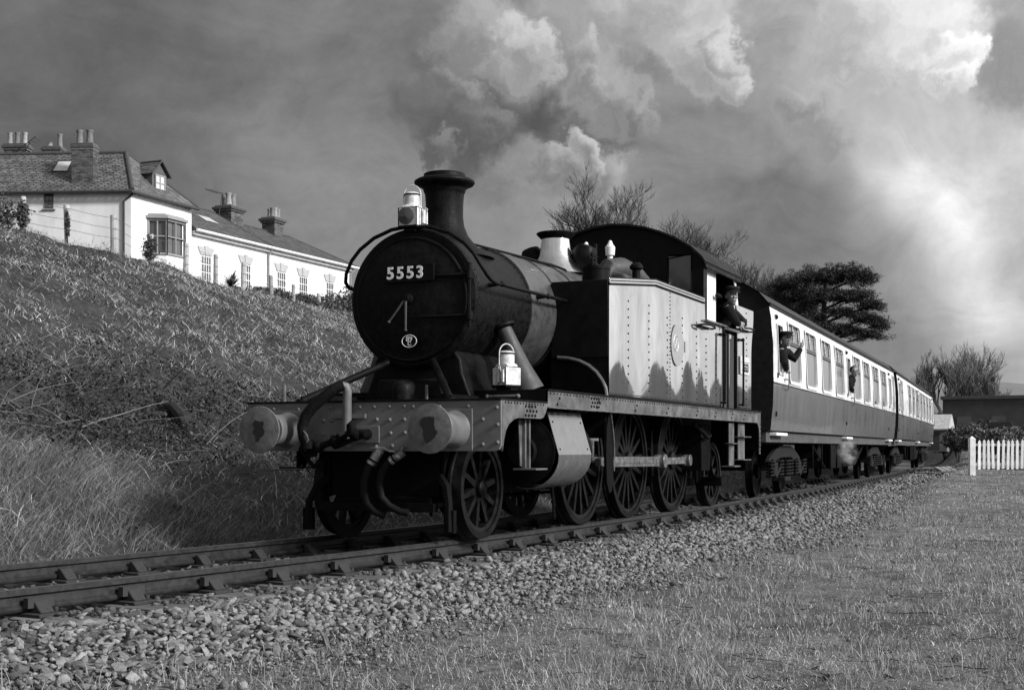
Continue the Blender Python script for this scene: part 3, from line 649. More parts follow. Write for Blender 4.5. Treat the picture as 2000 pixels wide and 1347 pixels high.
# --- buffers
def buffer(x0, y, sgn, name='buffer', m=M_BEAM):
    q = MB(); q.box(min(x0, x0+sgn*.02), max(x0, x0+sgn*.02), y-.19, y+.19, .845, 1.225)
    q.lathe([(.175, .02), (.165, .04), (.150, .09), (.146, .20), (.150, .29), (.155, .31), (.150, .325), (.10, .327), (.10, .46)], (x0, y, 1.04), (sgn, 0, 0), 28)
    o = q.build(name, m, P, bev=.003)
    h = MB().lathe([(.10, .445), (.215, .462), (.219, .470), (.216, .480), (.16, .490), (.08, .495), (.0008, .497)], (x0, y, 1.04), (sgn, 0, 0), 40)
    hd = h.build('buffer_head', M_BUFFER, o); return o, hd
for y, sh in ((.885, ((-.03, .085), (.02, .075), (.06, .07), (.055, .02), (.07, -.01), (.055, -.05), (.02, -.075), (.0, -.105), (-.03, -.10), (-.03, -.06), (-.06, -.03), (-.045, .02), (-.055, .06))),
              (-.885, ((.0, .105), (.05, .10), (.055, .07), (.06, .0), (.085, -.03), (.06, -.07), (.0, -.115), (-.03, -.12), (-.05, -.07), (-.06, .0), (-.085, .03), (-.075, .075), (-.04, .10)))):
    o, hd = buffer(0, y, -1)
    q_ = []; nS = len(sh)
    for k in range(nS):                                          # smooth closed outline with a slightly ragged edge
        p0, p1, p2, p3 = (np.array(sh[(k+e) % nS]) for e in (-1, 0, 1, 2))
        for t in (0, .25, .5, .75): q_.append(.5*((2*p1)+(-p0+p2)*t+(2*p0-5*p1+4*p2-p3)*t*t+(-p0+3*p1-3*p2+p3)*t**3)+np.array([random.gauss(0, .0022), random.gauss(0, .0022)]))
    n2 = len(q_); vs = [(dx, y-a, 1.04+c) for dx in (-.5005, -.494) for a, c in q_]
    g = MB().add(vs, [tuple(range(n2)), tuple(range(2*n2-1, n2-1, -1))]+[(i, (i+1) % n2, (i+1) % n2+n2, i+n2) for i in range(n2)])
    g.build('grease_patch', M_GREASE, hd, smooth=False)
for y in (.885, -.885): buffer(9.80, y, 1, m=M_BLACK)
# --- drawgear, pipes and hoses on the beam
MB().box(-.02, -.002, -.12, .12, .92, 1.08).build('hook_plate', M_BEAM, beam, bev=.003)
h = MB(); h.tube([(-.02, 0, 1.0), (-.16, 0, 1.0), (-.25, 0, .985), (-.31, 0, 1.02), (-.325, 0, 1.08), (-.29, 0, 1.115)], [.05, .048, .055, .05, .04, .018], n=10)
hk = h.build('coupling_hook', M_UNDER, P)
sc = MB()
for y0 in (-.075, .075):
    sc.tube([(-.24, y0, 1.02), (-.20, y0+.05, .985), (-.17, y0+.2, .93), (-.14, y0+.34, .88)], .022, n=8)
sc.tube([(-.24, -.10, 1.0), (-.24, .10, 1.0)], .03, n=8)
sc.tube([(-.15, .16, .965), (-.15, .55, .86)], .032, n=10); sc.tube([(-.18, .22, 1.0), (-.12, .30, .87)], .018, n=6)
sc.ball((-.15, .27, .93), .06); sc.ball((-.14, .46, .885), .06)
sc.tube([(-.15, .42, .89), (-.16, .50, .93), (-.15, .60, .93), (-.13, .66, .86), (-.14, .60, .80), (-.15, .48, .82)], .026, n=8)
sc.tube([(-.13, .57, .93), (-.13, .58, .76), (-.12, .52, .70), (-.12, .45, .74)], .024, n=8)
sc.build('screw_coupling', M_UNDER, P)
vp = MB(); vp.tube([(-.07, .19, .88), (-.07, .19, 1.34), (-.075, .185, 1.40), (-.09, .195, 1.445), (-.115, .225, 1.45)], .042, n=14)
vac = vp.build('vacuum_standpipe', M_BEAM, P)
MB().box(-.04, -.005, .02, .36, 1.15, 1.19).build('pipe_clip', M_BEAM, vac)
hp = [(-.105, .215, 1.452), (-.14, .27, 1.43), (-.17, .37, 1.35), (-.19, .48, 1.26), (-.20, .56, 1.17), (-.195, .60, 1.07), (-.19, .59, .98), (-.18, .56, .91)]
hs = MB(); hs.tube(hp, .052, n=12)
for i in range(24):
    t = i/23*(len(hp)-1); j = min(int(t), len(hp)-2); f = t-j; p = np.array(hp[j])*(1-f)+np.array(hp[j+1])*f; q = np.array(hp[j+1])-np.array(hp[j]); q /= np.linalg.norm(q)
    hs.lathe([(.0522, -.008), (.0535, 0), (.0522, .008)], p, q, 12, caps=False)
ho = hs.build('vacuum_hose', M_RUB, vac)
MB().tube([(-.18, .56, .93), (-.18, .55, .86)], .062, n=12).build('hose_coupling', M_UNDER, ho)
MB().tube([(-.235, .56, 1.03), (-.245, .52, 1.0), (-.235, .51, .95), (-.225, .55, .90)], .006, n=6).build('chain', M_STEEL, ho)
def steam_hose(pts, r):
    h = MB(); h.tube(pts, r, n=12); o = h.build('steam_heating_hose', M_RUB, P)
    a, b_ = np.array(pts[0]), np.array(pts[1]); d = (b_-a)/np.linalg.norm(b_-a)
    MB().lathe([(r*1.05, 0), (r*1.25, .005), (r*1.25, .03), (r*1.05, .035)], a+d*.06, d, 14).build('hose_clip', M_STEEL, o)
    MB().lathe([(r*1.15, -.06), (r*1.15, .04)], a, d, 14).build('hose_end', M_RODS, o)
steam_hose([(-.04, -.10, .80), (-.06, -.04, .70), (-.07, .0, .58), (-.07, .01, .46), (-.06, -.02, .36), (-.04, -.09, .29), (-.01, -.18, .25)], .040)
steam_hose([(-.03, -.33, .80), (-.05, -.24, .74), (-.06, -.17, .65), (-.06, -.145, .53), (-.06, -.17, .42), (-.04, -.24, .34), (-.02, -.34, .29), (.0, -.42, .28)], .034)
lv = MB(); lv.tube([(-.05, -.05, .873), (-.05, -.19, .872), (-.05, -.25, .842), (-.05, -.31, .838)], .009, n=6); lv.tube([(-.06, -.40, .90), (-.06, -.34, .80)], .013, n=6); lv.ball((-.05, -.33, .79), .035)
lv.build('steam_cock_lever', M_STEEL, P)
# pipe along below the beam and the rail guards
for s in (-1, 1):
    g = MB(); g.tube([(.28, s*.60, .60), (.22, s*.70, .5), (.16, s*.75, .36), (.14, s*.76, .10)], [.045, .045, .04, .035], n=6)
    g.box(.14, .20, s*.76-.05, s*.76+.05, .09, .30); g.build('guard_iron', M_UNDER, P)
# --- footsteps by the leading wheels
for s in (-1, 1):
    st = MB(); st.prism([(.66, 1.15), (.92, 1.15), (.86, .70), (.70, .70)], 'xz', s*1.22, s*1.235); st.box(.64, .92, min(s*1.18, s*1.42), max(s*1.18, s*1.42), .665, .682); st.box(.73, .76, s*1.25-.02, s*1.25+.02, .68, 1.15); st.box(.83, .86, s*1.25-.02, s*1.25+.02, .68, 1.15)
    st.build('front_footstep', M_VALANCE if s < 0 else M_BLACK, P, bev=.004)
# --- wheels
def wheel(x, y, r, spokes, name, weight=None, s=-1):
    w = MB(); ro = r-.065
    w.lathe([(ro-.045, -.045), (ro, -.05), (ro, .05), (ro-.045, .045), (ro-.045, -.045)], (x, y, r), (0, s, 0), 48, caps=False)
    w.lathe([(.0008, -.07), (r*.17, -.07), (r*.19, 0), (r*.17, .07), (r*.10, .09), (.0008, .09)], (x, y, r), (0, s, 0), 20)
    for k in range(spokes):
        a = 2*math.pi*(k+.3)/spokes; d = np.array([math.cos(a), 0, math.sin(a)]); c = np.array([x, y, r])
        t = np.array([-math.sin(a), 0, math.cos(a)])
        for (ra, rb, wa, wb) in ((r*.16, ro-.02, .034, .022),):
            vs = []
            for rr, ww, th in ((ra, wa, .030), (rb, wb, .026)):
                for p, q in ((-1, -1), (1, -1), (1, 1), (-1, 1)): vs.append(c+d*rr+t*ww*p+np.array([0, th*q, 0]))
            w.add(vs, [(0, 1, 2, 3), (7, 6, 5, 4), (0, 4, 5, 1), (1, 5, 6, 2), (2, 6, 7, 3), (3, 7, 4, 0)])
    if weight is not None:
        pl = []
        for k in range(13): a = weight-.75+1.5*k/12; pl.append((x+(ro-.03)*math.cos(a), r+(ro-.03)*math.sin(a)))
        w.prism(pl, 'xz', y-.03, y+s*.06)
    o = w.build(name, M_TYRE, P)
    t = MB().lathe([(ro, -.065), (r+.028, -.062), (r+.028, -.035), (r+.005, -.028), (r, 0), (r-.004, .065), (ro, .068), (ro, -.065)], (x, y, r), (0, s, 0), 56, caps=False)
    t.build('tyre', M_TYREF if False else M_TYRE, o)
    return o
XL, XD, XT = .79, (3.46, 5.13, 6.96), 8.97
for s in (-1, 1):
    wheel(XL, s*.735, .483, 10, 'leading_wheel', s=s)
    for i, x in enumerate(XD): wheel(x, s*.735, .705, 16, 'driving_wheel', weight=(2.2, 2.6, 2.4)[i], s=s)
    wheel(XT, s*.735, .483, 10, 'trailing_wheel', s=s)
for x, r in ((XL, .483), (XD[0], .705), (XD[1], .705), (XD[2], .705), (XT, .483)): MB().cyl((x, -.70, r), (x, .70, r), .08, n=12).build('axle', M_UNDER, P)
MB().box(.25, 1.5, -.5, .5, .30, .42).build('pony_truck', M_UNDER, P, bev=.02); MB().box(.10, .20, -.62, .62, .28, .36).build('truck_stay', M_UNDER, P); MB().box(8.3, 9.5, -.45, .45, .3, .5).build('rear_truck', M_UNDER, P, bev=.02); MB().box(.3, .6, -.58, .58, .42, .843).build('front_stretcher', M_UNDER, P)
# brake gear between the wheels
bk = MB()
for s in (-1, 1):
    for x in (4.28, 6.05, 7.76):
        bk.prism([(x, 1.1), (x+.07, 1.1), (x+.10, .5), (x-.02, .5)], 'xz', s*.70, s*.78); bk.prism([(x-.09, .85), (x, .88), (x+.02, .7), (x+.0, .5), (x-.05, .52), (x-.03, .7)], 'xz', s*.68, s*.80)
    bk.tube([(2.9, s*.66, .28), (8.0, s*.66, .28)], .022, n=6)
    bk.tube([(2.55, s*.78, 1.1), (2.62, s*.76, .6), (2.72, s*.755, .10)], .016, n=6)
    bk.tube([(7.75, s*.78, 1.1), (7.72, s*.76, .6), (7.68, s*.755, .10)], .016, n=6)
bk.build('brake_gear', M_UNDER, P)
# --- cylinders and motion
for s in (-1, 1):
    c = MB(); c.lathe([(.0008, -.06), (.14, -.06), (.16, -.03), (.27, -.02), (.31, 0), (.335, 0), (.335, 1.05), (.28, 1.08), (.10, 1.10), (.0008, 1.12)], (1.30, s*1.0, .84), (1, 0, 0), 36)
    c.box(1.45, 2.38, min(s*.62, s*.98), max(s*.62, s*.98), .55, 1.42)
    cyl = c.build('cylinder', M_UNDER, P)
    # sheet cladding: sloping flat top plate, then round under the barrel
    pr = [(s*1.243, 1.225), (s*1.368, .80)]
    for k in range(1, 13):
        a = R(-5-k*8.4); pr.append((s*(1.02+.352*math.cos(a)), .80+.33*math.sin(a)))
    vs = []; nP = len(pr)
    for x in (1.32, 2.22):
        for off in (0, .006):
            for y_, z_ in pr: vs.append((x, y_+s*off, z_+off))
    fs = []
    for k in range(nP-1):
        fs += [(nP+k, nP+k+1, 3*nP+k+1, 3*nP+k), (k, 2*nP+k, 2*nP+k+1, k+1), (k, k+1, nP+k+1, nP+k), (2*nP+k, 3*nP+k, 3*nP+k+1, 2*nP+k+1)]
    fs += [(0, nP, 3*nP, 2*nP), (nP-1, 3*nP-1, 4*nP-1, 2*nP-1)]
    cl = MB().add(vs, fs).build('cylinder_cladding', M_CLAD, cyl, ang=20)
    r = MB(); sn = np.array([0, s*.92, .4])
    for x, z in ((1.39, 1.13), (2.15, 1.13), (1.39, .86), (2.15, .86)): r.dome((x, s*(1.243+(1.225-z)*.294+.004), z), sn, .014, n=6)
    r.build('cladding_screw', M_UNDER, cyl)
    m = MB()
    for z in (.98, .74): m.box(2.5, 3.35, s*1.0-.04, s*1.0+.04, z-.03, z+.03)
    m.build('slide_bar', M_RODS, P, bev=.004)
    m = MB(); m.cyl((2.4, s*1.0, .86), (3.1, s*1.0, .86), .035, n=12); m.box(2.85, 3.15, s*1.0-.06, s*1.0+.06, .76, .96); m.build('crosshead', M_RODS, P, bev=.006)
    m = MB(); y0 = s*1.12
    m.prism([(3.1, .755), (3.3, .775), (5.15, .765), (5.30, .79), (5.42, .765), (5.42, .655), (5.30, .63), (5.15, .645), (3.3, .66), (3.1, .68)], 'xz', y0-.035, y0+.035)
    m.prism([(3.35, .695), (5.05, .685), (5.05, .722), (3.35, .735)], 'xz', y0+s*.0355, y0+s*.042)
    m.build('connecting_rod', M_RODS, P, bev=.005)
    m = MB(); m.prism([(5.40, .75), (6.35, .75), (6.40, .77), (6.52, .77), (6.58, .71), (6.52, .65), (6.40, .65), (6.35, .665), (5.40, .665)], 'xz', y0-.03, y0+.03)
    m.cyl((6.47, y0-s*.02, .71), (6.47, y0+s*.075, .71), .075, n=16); m.cyl((5.33, y0-s*.02, .71), (5.33, y0+s*.085, .71), .088, n=18)
    m.build('coupling_rod', M_RODS, P, bev=.004)
    # motion plate hanging behind the slide bars
    ml = [(2.98, 1.262), (3.02, 1.26), (3.06, 1.1), (3.10, .95), (3.11, .80), (3.10, .6), (3.06, .40), (2.98, .38), (2.90, .5), (2.88, .8), (2.90, 1.1)]
    m = MB().prism([(x, z) for x, z in ml], 'xz', s*1.27, s*1.30); m.box(2.93, 3.02, min(s*.63, s*1.27), max(s*.63, s*1.27), .98, 1.26)
    mp = m.build('motion_bracket', M_UNDER, P)
    MB().tube([(3.0, s*1.31, 1.255), (3.06, s*1.31, 1.1), (3.105, s*1.31, .95), (3.115, s*1.31, .8), (3.105, s*1.31, .62)], .008, n=6).build('bracket_edge', M_RODS, mp)
    # outside steam pipe from smokebox to cylinder
    sp = MB(); sp.tube([(1.58, s*.66, 2.10), (1.60, s*.72, 1.95), (1.64, s*.80, 1.70), (1.68, s*.90, 1.441)], [.075, .085, .12, .165], n=20)
    so = sp.build('outside_steam_pipe', M_SPIPE, P)
    MB().lathe([(.095, -.02), (.125, -.01), (.125, .015), (.095, .03)], (1.58, s*.655, 2.11), (.05, s*.35, -.93), 20).build('pipe_collar', M_BLACK, so)
# --- rear steps, sandbox and injector pipes below the cab
for s in (-1, 1):
    m = MB()
    m.box(8.02, 8.30, s*1.30-.01, s*1.30+.01, .62, 1.24); m.box(8.0, 8.34, min(s*1.2, s*1.40), max(s*1.2, s*1.40), .60, .62); m.box(8.0, 8.34, min(s*1.24, s*1.38), max(s*1.24, s*1.38), .93, .945)
    m.box(8.62, 9.0, s*1.28-.01, s*1.28+.01, .70, 1.24); m.box(8.60, 9.05, min(s*1.2, s*1.38), max(s*1.2, s*1.38), .69, .705); m.box(8.60, 9.05, min(s*1.2, s*1.38), max(s*1.2, s*1.38), 1.03, 1.045)
    m.build('cab_footstep', M_VALANCE if s < 0 else M_BLACK, P, bev=.004)
    m = MB(); m.tube([(6.9, s*1.1, 1.2), (7.3, s*1.12, 1.1), (7.55, s*1.12, 1.02), (7.7, s*1.12, 1.05)], .03, n=8); m.box(7.5, 7.95, min(s*.7, s*1.05), max(s*.7, s*1.05), .55, 1.2); m.tube([(7.95, s*1.0, .9), (8.2, s*1.0, .5), (8.35, s*1.05, .42)], .03, n=8)
    m.box(8.2, 8.5, min(s*.85, s*1.15), max(s*.85, s*1.15), .32, .45)
    m.build('injector', M_UNDER, P, bev=.01)
# --- smokebox, boiler, firebox
RB = .66; ZB = 2.345
sb = MB(); sb.lathe([(.60, .0), (.655, .0), (.690, .02), (.700, .05), (.690, .085), (.672, .10), (.668, .12), (.668, 1.45)], (.84, 0, ZB), (1, 0, 0), 72)
smoke = sb.build('smokebox', M_SMOKEBOX, P, ang=25)
r = MB()
for k in range(60):
    a = 2*math.pi*k/60
    if -.1 < math.sin(a)+.8: r.dome((2.22, .669*math.cos(a), ZB+.669*math.sin(a)), (0, math.cos(a), math.sin(a)), .010, n=5); r.dome((1.0, .669*math.cos(a), ZB+.669*math.sin(a)), (0, math.cos(a), math.sin(a)), .009, n=5)
for k in range(9): r.dome((2.05+.02*(k % 2), -.60-.004*k, ZB-.27-.045*k), (0, -.9, -.3), .012, n=5)
tag(r.build('rivets', M_SMOKEBOX, smoke), kind='stuff')
dr = MB(); dr.lathe([(.612, 0), (.612, -.018), (.600, -.026), (.575, -.028), (.50, -.050), (.36, -.078), (.2, -.094), (.08, -.10), (.0008, -.10)], (.838, 0, ZB-.01), (1, 0, 0), 72)
door = dr.build('smokebox_door', M_SMOKEBOX, P, ang=25)
MB().lathe([(.585, -.030), (.600, -.036), (.612, -.030), (.618, -.015)], (.838, 0, ZB-.01), (1, 0, 0), 72, caps=False).build('door_rim', M_BLACK, door)
for z, l in ((2.545, .60), (2.15, .45)):
    m = MB(); m.tube([(.80, -.66, z), (.785, -.58, z), (.765, -.50, z), (.748, -l+.38, z)], [.022, .022, .018, .010], n=6); m.build('hinge_strap', M_BLACK, door)
m = MB(); m.tube([(.79, -.655, 2.04), (.79, -.655, 2.66)], .020, n=8)
for z in (2.15, 2.545): m.cyl((.79, -.655, z-.04), (.79, -.655, z+.04), .036, n=10)
m.build('hinge_post', M_BLACK, door)
m = MB(); m.lathe([(.055, 0), (.05, .03), (.03, .04), (.03, .08)], (.745, -.02, 2.33), (-1, 0, 0), 16); m.build('locking_boss', M_BLACK, door)
for e, tw in (((.67, -.025, 2.02), 0), ((.66, .155, 2.105), .2)):
    m = MB(); m.tube([(.68, -.02, 2.33), tuple((np.array((.68, -.02, 2.33))+np.array(e))/2), e], [.014, .012, .010], n=8); m.ball(e, .016); m.build('door_handle', M_SPIPE, door)
# number plate and shed plate
NP = MB().box(.715, .733, -.31, .235, 2.495, 2.665).build('number_plate', M_BLACK, P, bev=.003)
for ch_, y in zip('5553', (.168, .058, -.052, -.158)):
    text_obj('numeral', ch_, .165, M_WHITE, NP, Matrix.Translation((.712, y, 2.580)) @ FRONT @ Matrix.Diagonal((1.03, 1, 1, 1)), offset=.004, extrude=.003)
m = MB(); m.lathe([(.082, 0), (.082, .012)], (.722, -.045, 1.915), (-1, 0, 0), 32); SPL = m.build('shed_plate', M_BLACK, P)
SPL.data.transform(Matrix.Translation((0, -.045, 1.915)) @ Matrix.Diagonal((1, 1.02, .78, 1)) @ Matrix.Translation((0, .045, -1.915)))
m = MB(); m.tube([(.708, -.045+.080*math.cos(2*math.pi*k/36), 1.915+.060*math.sin(2*math.pi*k/36)) for k in range(36)], .0036, n=6, closed=True); m.build('plate_rim', M_WHITE, SPL)
for t_, y, z, s_ in (('89', -.044, 1.935, .072), ('C', -.044, 1.888, .054)):
    text_obj('lettering', t_, s_, M_WHITE, SPL, Matrix.Translation((.7085, y, z)) @ FRONT, offset=.0012, extrude=.002)
# saddle
m = MB()
sp = [(-.62, 1.302), (-.56, 1.45), (-.50, 1.60), (-.48, 1.74), (-.40, 1.85), (.40, 1.85), (.48, 1.74), (.50, 1.60), (.56, 1.45), (.62, 1.302)]
m.prism(sp, 'yz', .95, 2.2); m.prism([(-.40, 1.302), (-.34, 1.55), (.34, 1.55), (.40, 1.302)], 'yz', .78, .95); m.build('smokebox_saddle', M_BLACK, P, bev=.02)
m = MB(); m.lathe([(.13, 0), (.13, .10), (.125, .15), (.10, .19), (.05, .21), (.0008, .212)], (.50, -.10, 1.317), (0, 0, 1), 20, sx=.85); m.build('front_frame_cover', M_SMOKEBOX, P)
for s in (-1, 1):
    m = MB(); m.tube([(.10, s*.79, 1.325), (.82, s*.25, 1.72)], .036, n=12); m.lathe([(.06, 0), (.06, .02)], (.10, s*.79, 1.317), (0, 0, 1), 12); m.build('front_stay', M_BLACK, P)
m = MB(); m.tube([(.45, -.37, 1.317), (.45, -.37, 1.47)], .016, n=8); m.tube([(.5, 1.26, 1.317), (.5, 1.26, 1.50)], .018, n=8); m.build('lamp_iron', M_VALANCE, P)
m = MB(); m.tube([(1.06, -.72, 1.375), (1.055, -1.05, 1.375)], .016, n=8); m.ball((1.06, -.72, 1.375), .024); m.ball((1.06, -1.05, 1.375), .024); m.build('grab_bar', M_VALANCE, P)
br = MB(); br.lathe([(.655, 2.28), (.672, 2.29), (.700, 3.7), (.745, 5.0), (.745, 5.1)], (0, 0, ZB+.015), (1, 0, 0), 72)
boil = br.build('boiler', M_BOILER, P, ang=25)
for x, rr in ((2.30, .678), (3.05, .693), (3.75, .710)):
    MB().lathe([(rr-.012, -.02), (rr+.004, -.018), (rr+.004, .018), (rr-.012, .02)], (x, 0, ZB+.015), (1, 0, 0), 72, caps=False).build('boiler_band', M_BOILER, boil)
fb_ = [(-.80, 1.5), (-.80, 2.75), (-.78, 2.95), (-.70, 3.07), (-.55, 3.12), (0, 3.14), (.55, 3.12), (.70, 3.07), (.78, 2.95), (.80, 2.75), (.80, 1.5)]
MB().prism(fb_, 'yz', 5.1, 6.70).build('firebox', M_BOILER, P, bev=.05, seg=3)
# chimney
ck = [(.52, -.10), (.40, -.03), (.315, .05), (.245, .14), (.205, .24), (.192, .34), (.196, .48), (.203, .56), (.205, .575), (.212, .585), (.225, .625), (.26, .652), (.300, .665), (.315, .685), (.310, .705), (.28, .722), (.222, .735), (.216, .75), (.216, .775), (.206, .782), (.165, .782), (.165, .3)]
cm = MB().lathe(ck, (1.56, 0, 2.925), (0, 0, 1), 48, caps=False); chim = cm.build('chimney', M_SMOKEBOX, P, ang=30)
m = MB(); m.prism([(.80, 3.005), (.93, 3.005), (.93, 3.035), (.80, 3.035)], 'xz', -.06, .06); m.build('top_lamp_bracket', M_BLACK, P)
# safety valve bonnet, top feed
bn = [(.40, -.10), (.33, -.02), (.26, .05), (.215, .13), (.19, .22), (.178, .31), (.172, .355)]
m = MB().lathe(bn, (4.62, 0, 3.12), (0, 0, 1), 40, caps=False); bon = m.build('safety_valve_bonnet', M_BRASS, P)
MB().lathe([(.174, .340), (.20, .365), (.235, .40), (.240, .415), (.225, .425), (.15, .42), (.15, .30)], (4.62, 0, 3.12), (0, 0, 1), 40, caps=False).build('bonnet_rim', M_UNDER, bon)
for s in (-1, 1):
    m = MB(); m.lathe([(.0008, -.16), (.11, -.13), (.155, -.02), (.155, .06), (.11, .14), (.0008, .16)], (4.72, s*.34, 3.24), (0, s*.35, 1), 20); m.tube([(4.72, s*.36, 3.2), (4.7, s*.62, 3.0), (4.7, s*.74, 2.7)], .06, n=10); m.build('top_feed', M_BLACK, P)
m = MB(); m.tube([(3.9, .30, 3.03), (3.9, .30, 3.16)], .03, n=8); m.tube([(3.9, .30, 3.13), (4.0, .1, 3.14), (4.1, -.15, 3.08), (4.15, -.32, 3.01), (4.1, -.36, 2.95)], .014, n=8); m.build('blower_pipe', M_BLACK, P)
# handrail: along the boiler, dipping forward and over the smokebox front
def rail_path(s): return [(4.3, s*.82, 2.50), (3.3, s*.80, 2.50), (2.3, s*.79, 2.495), (1.5, s*.79, 2.49), (1.12, s*.79, 2.49), (.98, s*.80, 2.505), (.90, s*.79, 2.55), (.855, s*.755, 2.63), (.835, s*.68, 2.755), (.83, s*.58, 2.86), (.83, s*.42, 2.965), (.83, s*.22, 3.035)]
hr = MB(); pa = rail_path(1)+[(.83, 0, 3.058)]+rail_path(-1)[::-1]; hr.tube(pa, .019, n=10)
hrail = hr.build('boiler_handrail', M_BLACK, P)
m = MB()
for s in (-1, 1):
    for x in (1.25, 2.45, 3.4): m.tube([(x, s*.64, 2.49), (x, s*.78, 2.495)], [.024, .014], n=8); m.ball((x, s*.795, 2.495), .03, 10, 6)
m.build('handrail_knobs', M_BLACK, hrail)
m = MB(); m.tube([(1.1, -.12, 3.01), (2.3, -.16, 3.03), (3.2, -.22, 3.035), (3.9, -.3, 3.02)], .014, n=6); m.build('ejector_pipe', M_BLACK, boil)
# --- side tanks, cab sheets and bunker
TOPZ = lambda x: 2.72+(min(x, 4.61)-2.97)/1.64*.165 if x < 4.61 else 2.885
rivx = [3.61, 4.36, 5.20, 5.73, 6.38, 6.84, 7.34]
SEGB = [2.97]+rivx+[7.72]
def bulge(x, z):
    for a, b_, k_ in zip(SEGB[:-1], SEGB[1:], (.85, -.45, 1.0, -.40, .95, .45, -.35, .3)):
        if a <= x <= b_:
            t = (x-a)/(b_-a); zz = min(1, max(0, (z-1.46)/1.38))
            return .0215*k_*math.sin(math.pi*t)**1.25*math.sin(math.pi*zz)*(1+.10*math.sin(z*4.2+a*3))+.0022*math.sin(9*x+1.3*math.sin(2.6*z+a))*math.sin(math.pi*t)*math.sin(math.pi*zz)
    return .002*math.sin(z*6)*math.sin(x*5)
def side_sheet(s, xa, xb, za, zb_f, nx, nz, name, m, parent):
    vs = []; fs = []
    for i in range(nx+1):
        x = xa+(xb-xa)*i/nx; zt = zb_f(x)
        for j in range(nz+1):
            z = za+(zt-za)*j/nz; vs.append((x, s*(1.300+bulge(x, z)), z))
    for i in range(nx):
        for j in range(nz): a = i*(nz+1)+j; fs.append((a, a+1, a+nz+2, a+nz+1))
    return MB().add(vs, fs).build(name, m, parent, ang=60)
for s in (-1, 1):
    t = MB()
    pf = [(2.985, 1.442), (2.985, 2.70), (4.61, 2.865), (6.72, 2.865), (6.72, 1.442)]
    t.prism(pf, 'xz', s*.60, s*1.285)
    tank = t.build('side_tank', M_TANKD, P, bev=.01)
    sh = side_sheet(s, 2.97, 6.735, 1.46, lambda x: TOPZ(x)-.055, 150, 44, 'tank_side_sheet', M_TANK, tank)
    # front plate with rounded corner
    MB().box(2.962, 2.984, min(s*.62, s*1.285), max(s*.62, s*1.285), 1.87, 2.715).build('tank_front_plate', M_TANKD, tank, bev=.004)
    m = MB(); pts = [(2.955, s*1.275, 1.445), (2.955, s*1.262, 1.53), (2.955, s*1.225, 1.61), (2.955, s*1.16, 1.70), (2.955, s*1.07, 1.775), (2.955, s*.96, 1.83), (2.955, s*.84, 1.86), (2.955, s*.7, 1.875)]
    m.tube(pts, .022, n=8); m.build('access_arch_rim', M_CLAD, tank)
    m = MB()
    m.prism([(2.962, 2.672), (4.61, 2.837), (6.735, 2.837), (6.735, 2.893), (4.607, 2.893), (2.962, 2.728)], 'xz', s*1.301, s*1.313); bd = m.build('tank_top_band', M_TANK, tank, bev=.003)
    m = MB(); m.tube([(2.965, s*1.306, 2.66), (4.61, s*1.306, 2.826), (6.735, s*1.306, 2.826)], .012, n=6); m.tube([(2.965, s*1.306, 2.73), (4.61, s*1.306, 2.896), (6.735, s*1.306, 2.896)], .010, n=6); m.build('tank_top_beading', M_BLACK, tank)
    r = MB()
    if s < 0:
        for i in range(84): x = 3.0+i*.0442; r.dome((x, s*1.3135, TOPZ(x)-.02), (0, s, 0), .009, n=6)
        def col(x, z0, z1, dz, rr=.0135):
            for z in np.arange(z0, z1, dz): r.dome((x, s*(1.300+bulge(x, z)-.001), z), (0, s, 0), rr, n=6)
        col(3.61, 1.62, 2.62, .092); col(4.36, 1.55, 2.60, .092); col(5.20, 1.50, 2.80, .048, .0115); col(5.06, 1.56, 2.55, .092); col(5.73, 1.52, 2.62, .092); col(6.38, 1.52, 2.60, .092)
        for x in np.arange(3.0, 6.7, .052): r.dome((x, s*1.301, 1.475), (0, s, 0), .008, n=6)
        tag(r.build('rivets', M_BLACK, sh), kind='stuff')
    # cab side sheet with its doorway, and the bunker
    cs = MB()
    cb_ = side_sheet(s, 6.737, 7.70, 1.46, lambda x: 2.58 if x > 6.80 else 2.885, 30, 30, 'cab_side_sheet', M_TANK, P)
    b2 = side_sheet(s, 8.46, 9.36, 1.46, lambda x: 2.97, 24, 30, 'bunker_side_sheet', M_TANK, P)
    for v_ in b2.data.vertices:
        z = v_.co.z; f = smoothstep((z-2.3)/.6); v_.co.x += .14*f*(v_.co.x-8.46)/.9 if v_.co.x > 8.46 else 0
    b2.data.update()
    if s < 0:
        r = MB()
        for x, z0, z1 in ((6.84, 1.52, 2.42), (7.34, 1.52, 2.40), (9.06, 1.52, 2.92)):
            for z in np.arange(z0, z1, .092): r.dome((x, s*1.302, z), (0, s, 0), .0125, n=6)
        for x in np.arange(6.76, 9.3, .052):
            if not 7.7 < x < 8.46: r.dome((x, s*1.301, 1.475), (0, s, 0), .008, n=6)
        for x in np.arange(7.70, 8.5, .79):
            for z in np.arange(1.5, 2.56, .038): r.dome((x, s*1.312, z), (0, s, 0), .008, n=6)
        tag(r.build('rivets', M_BLACK, cb_), kind='stuff')
    # inner structure of cab and bunker
    m = MB(); m.prism([(8.60, 1.442), (9.33, 1.442), (9.33, 2.3), (9.36, 2.5), (9.46, 2.95), (8.60, 2.95)], 'xz', s*.02, s*1.288); m.build('bunker', M_BLACK, P, bev=.01)
    m = MB(); m.box(7.735, 8.425, min(s*1.262, s*1.275), max(s*1.262, s*1.275), 1.45, 2.52); dd_ = m.build('cab_door', M_TANK, P, bev=.004)
    m = MB()
    for x in (7.715, 8.445): m.box(x-.014, x+.014, min(s*1.285, s*1.318), max(s*1.285, s*1.318), 1.445, 2.57)
    m.box(8.02, 8.10, min(s*1.276, s*1.29), max(s*1.276, s*1.29), 1.45, 2.52)
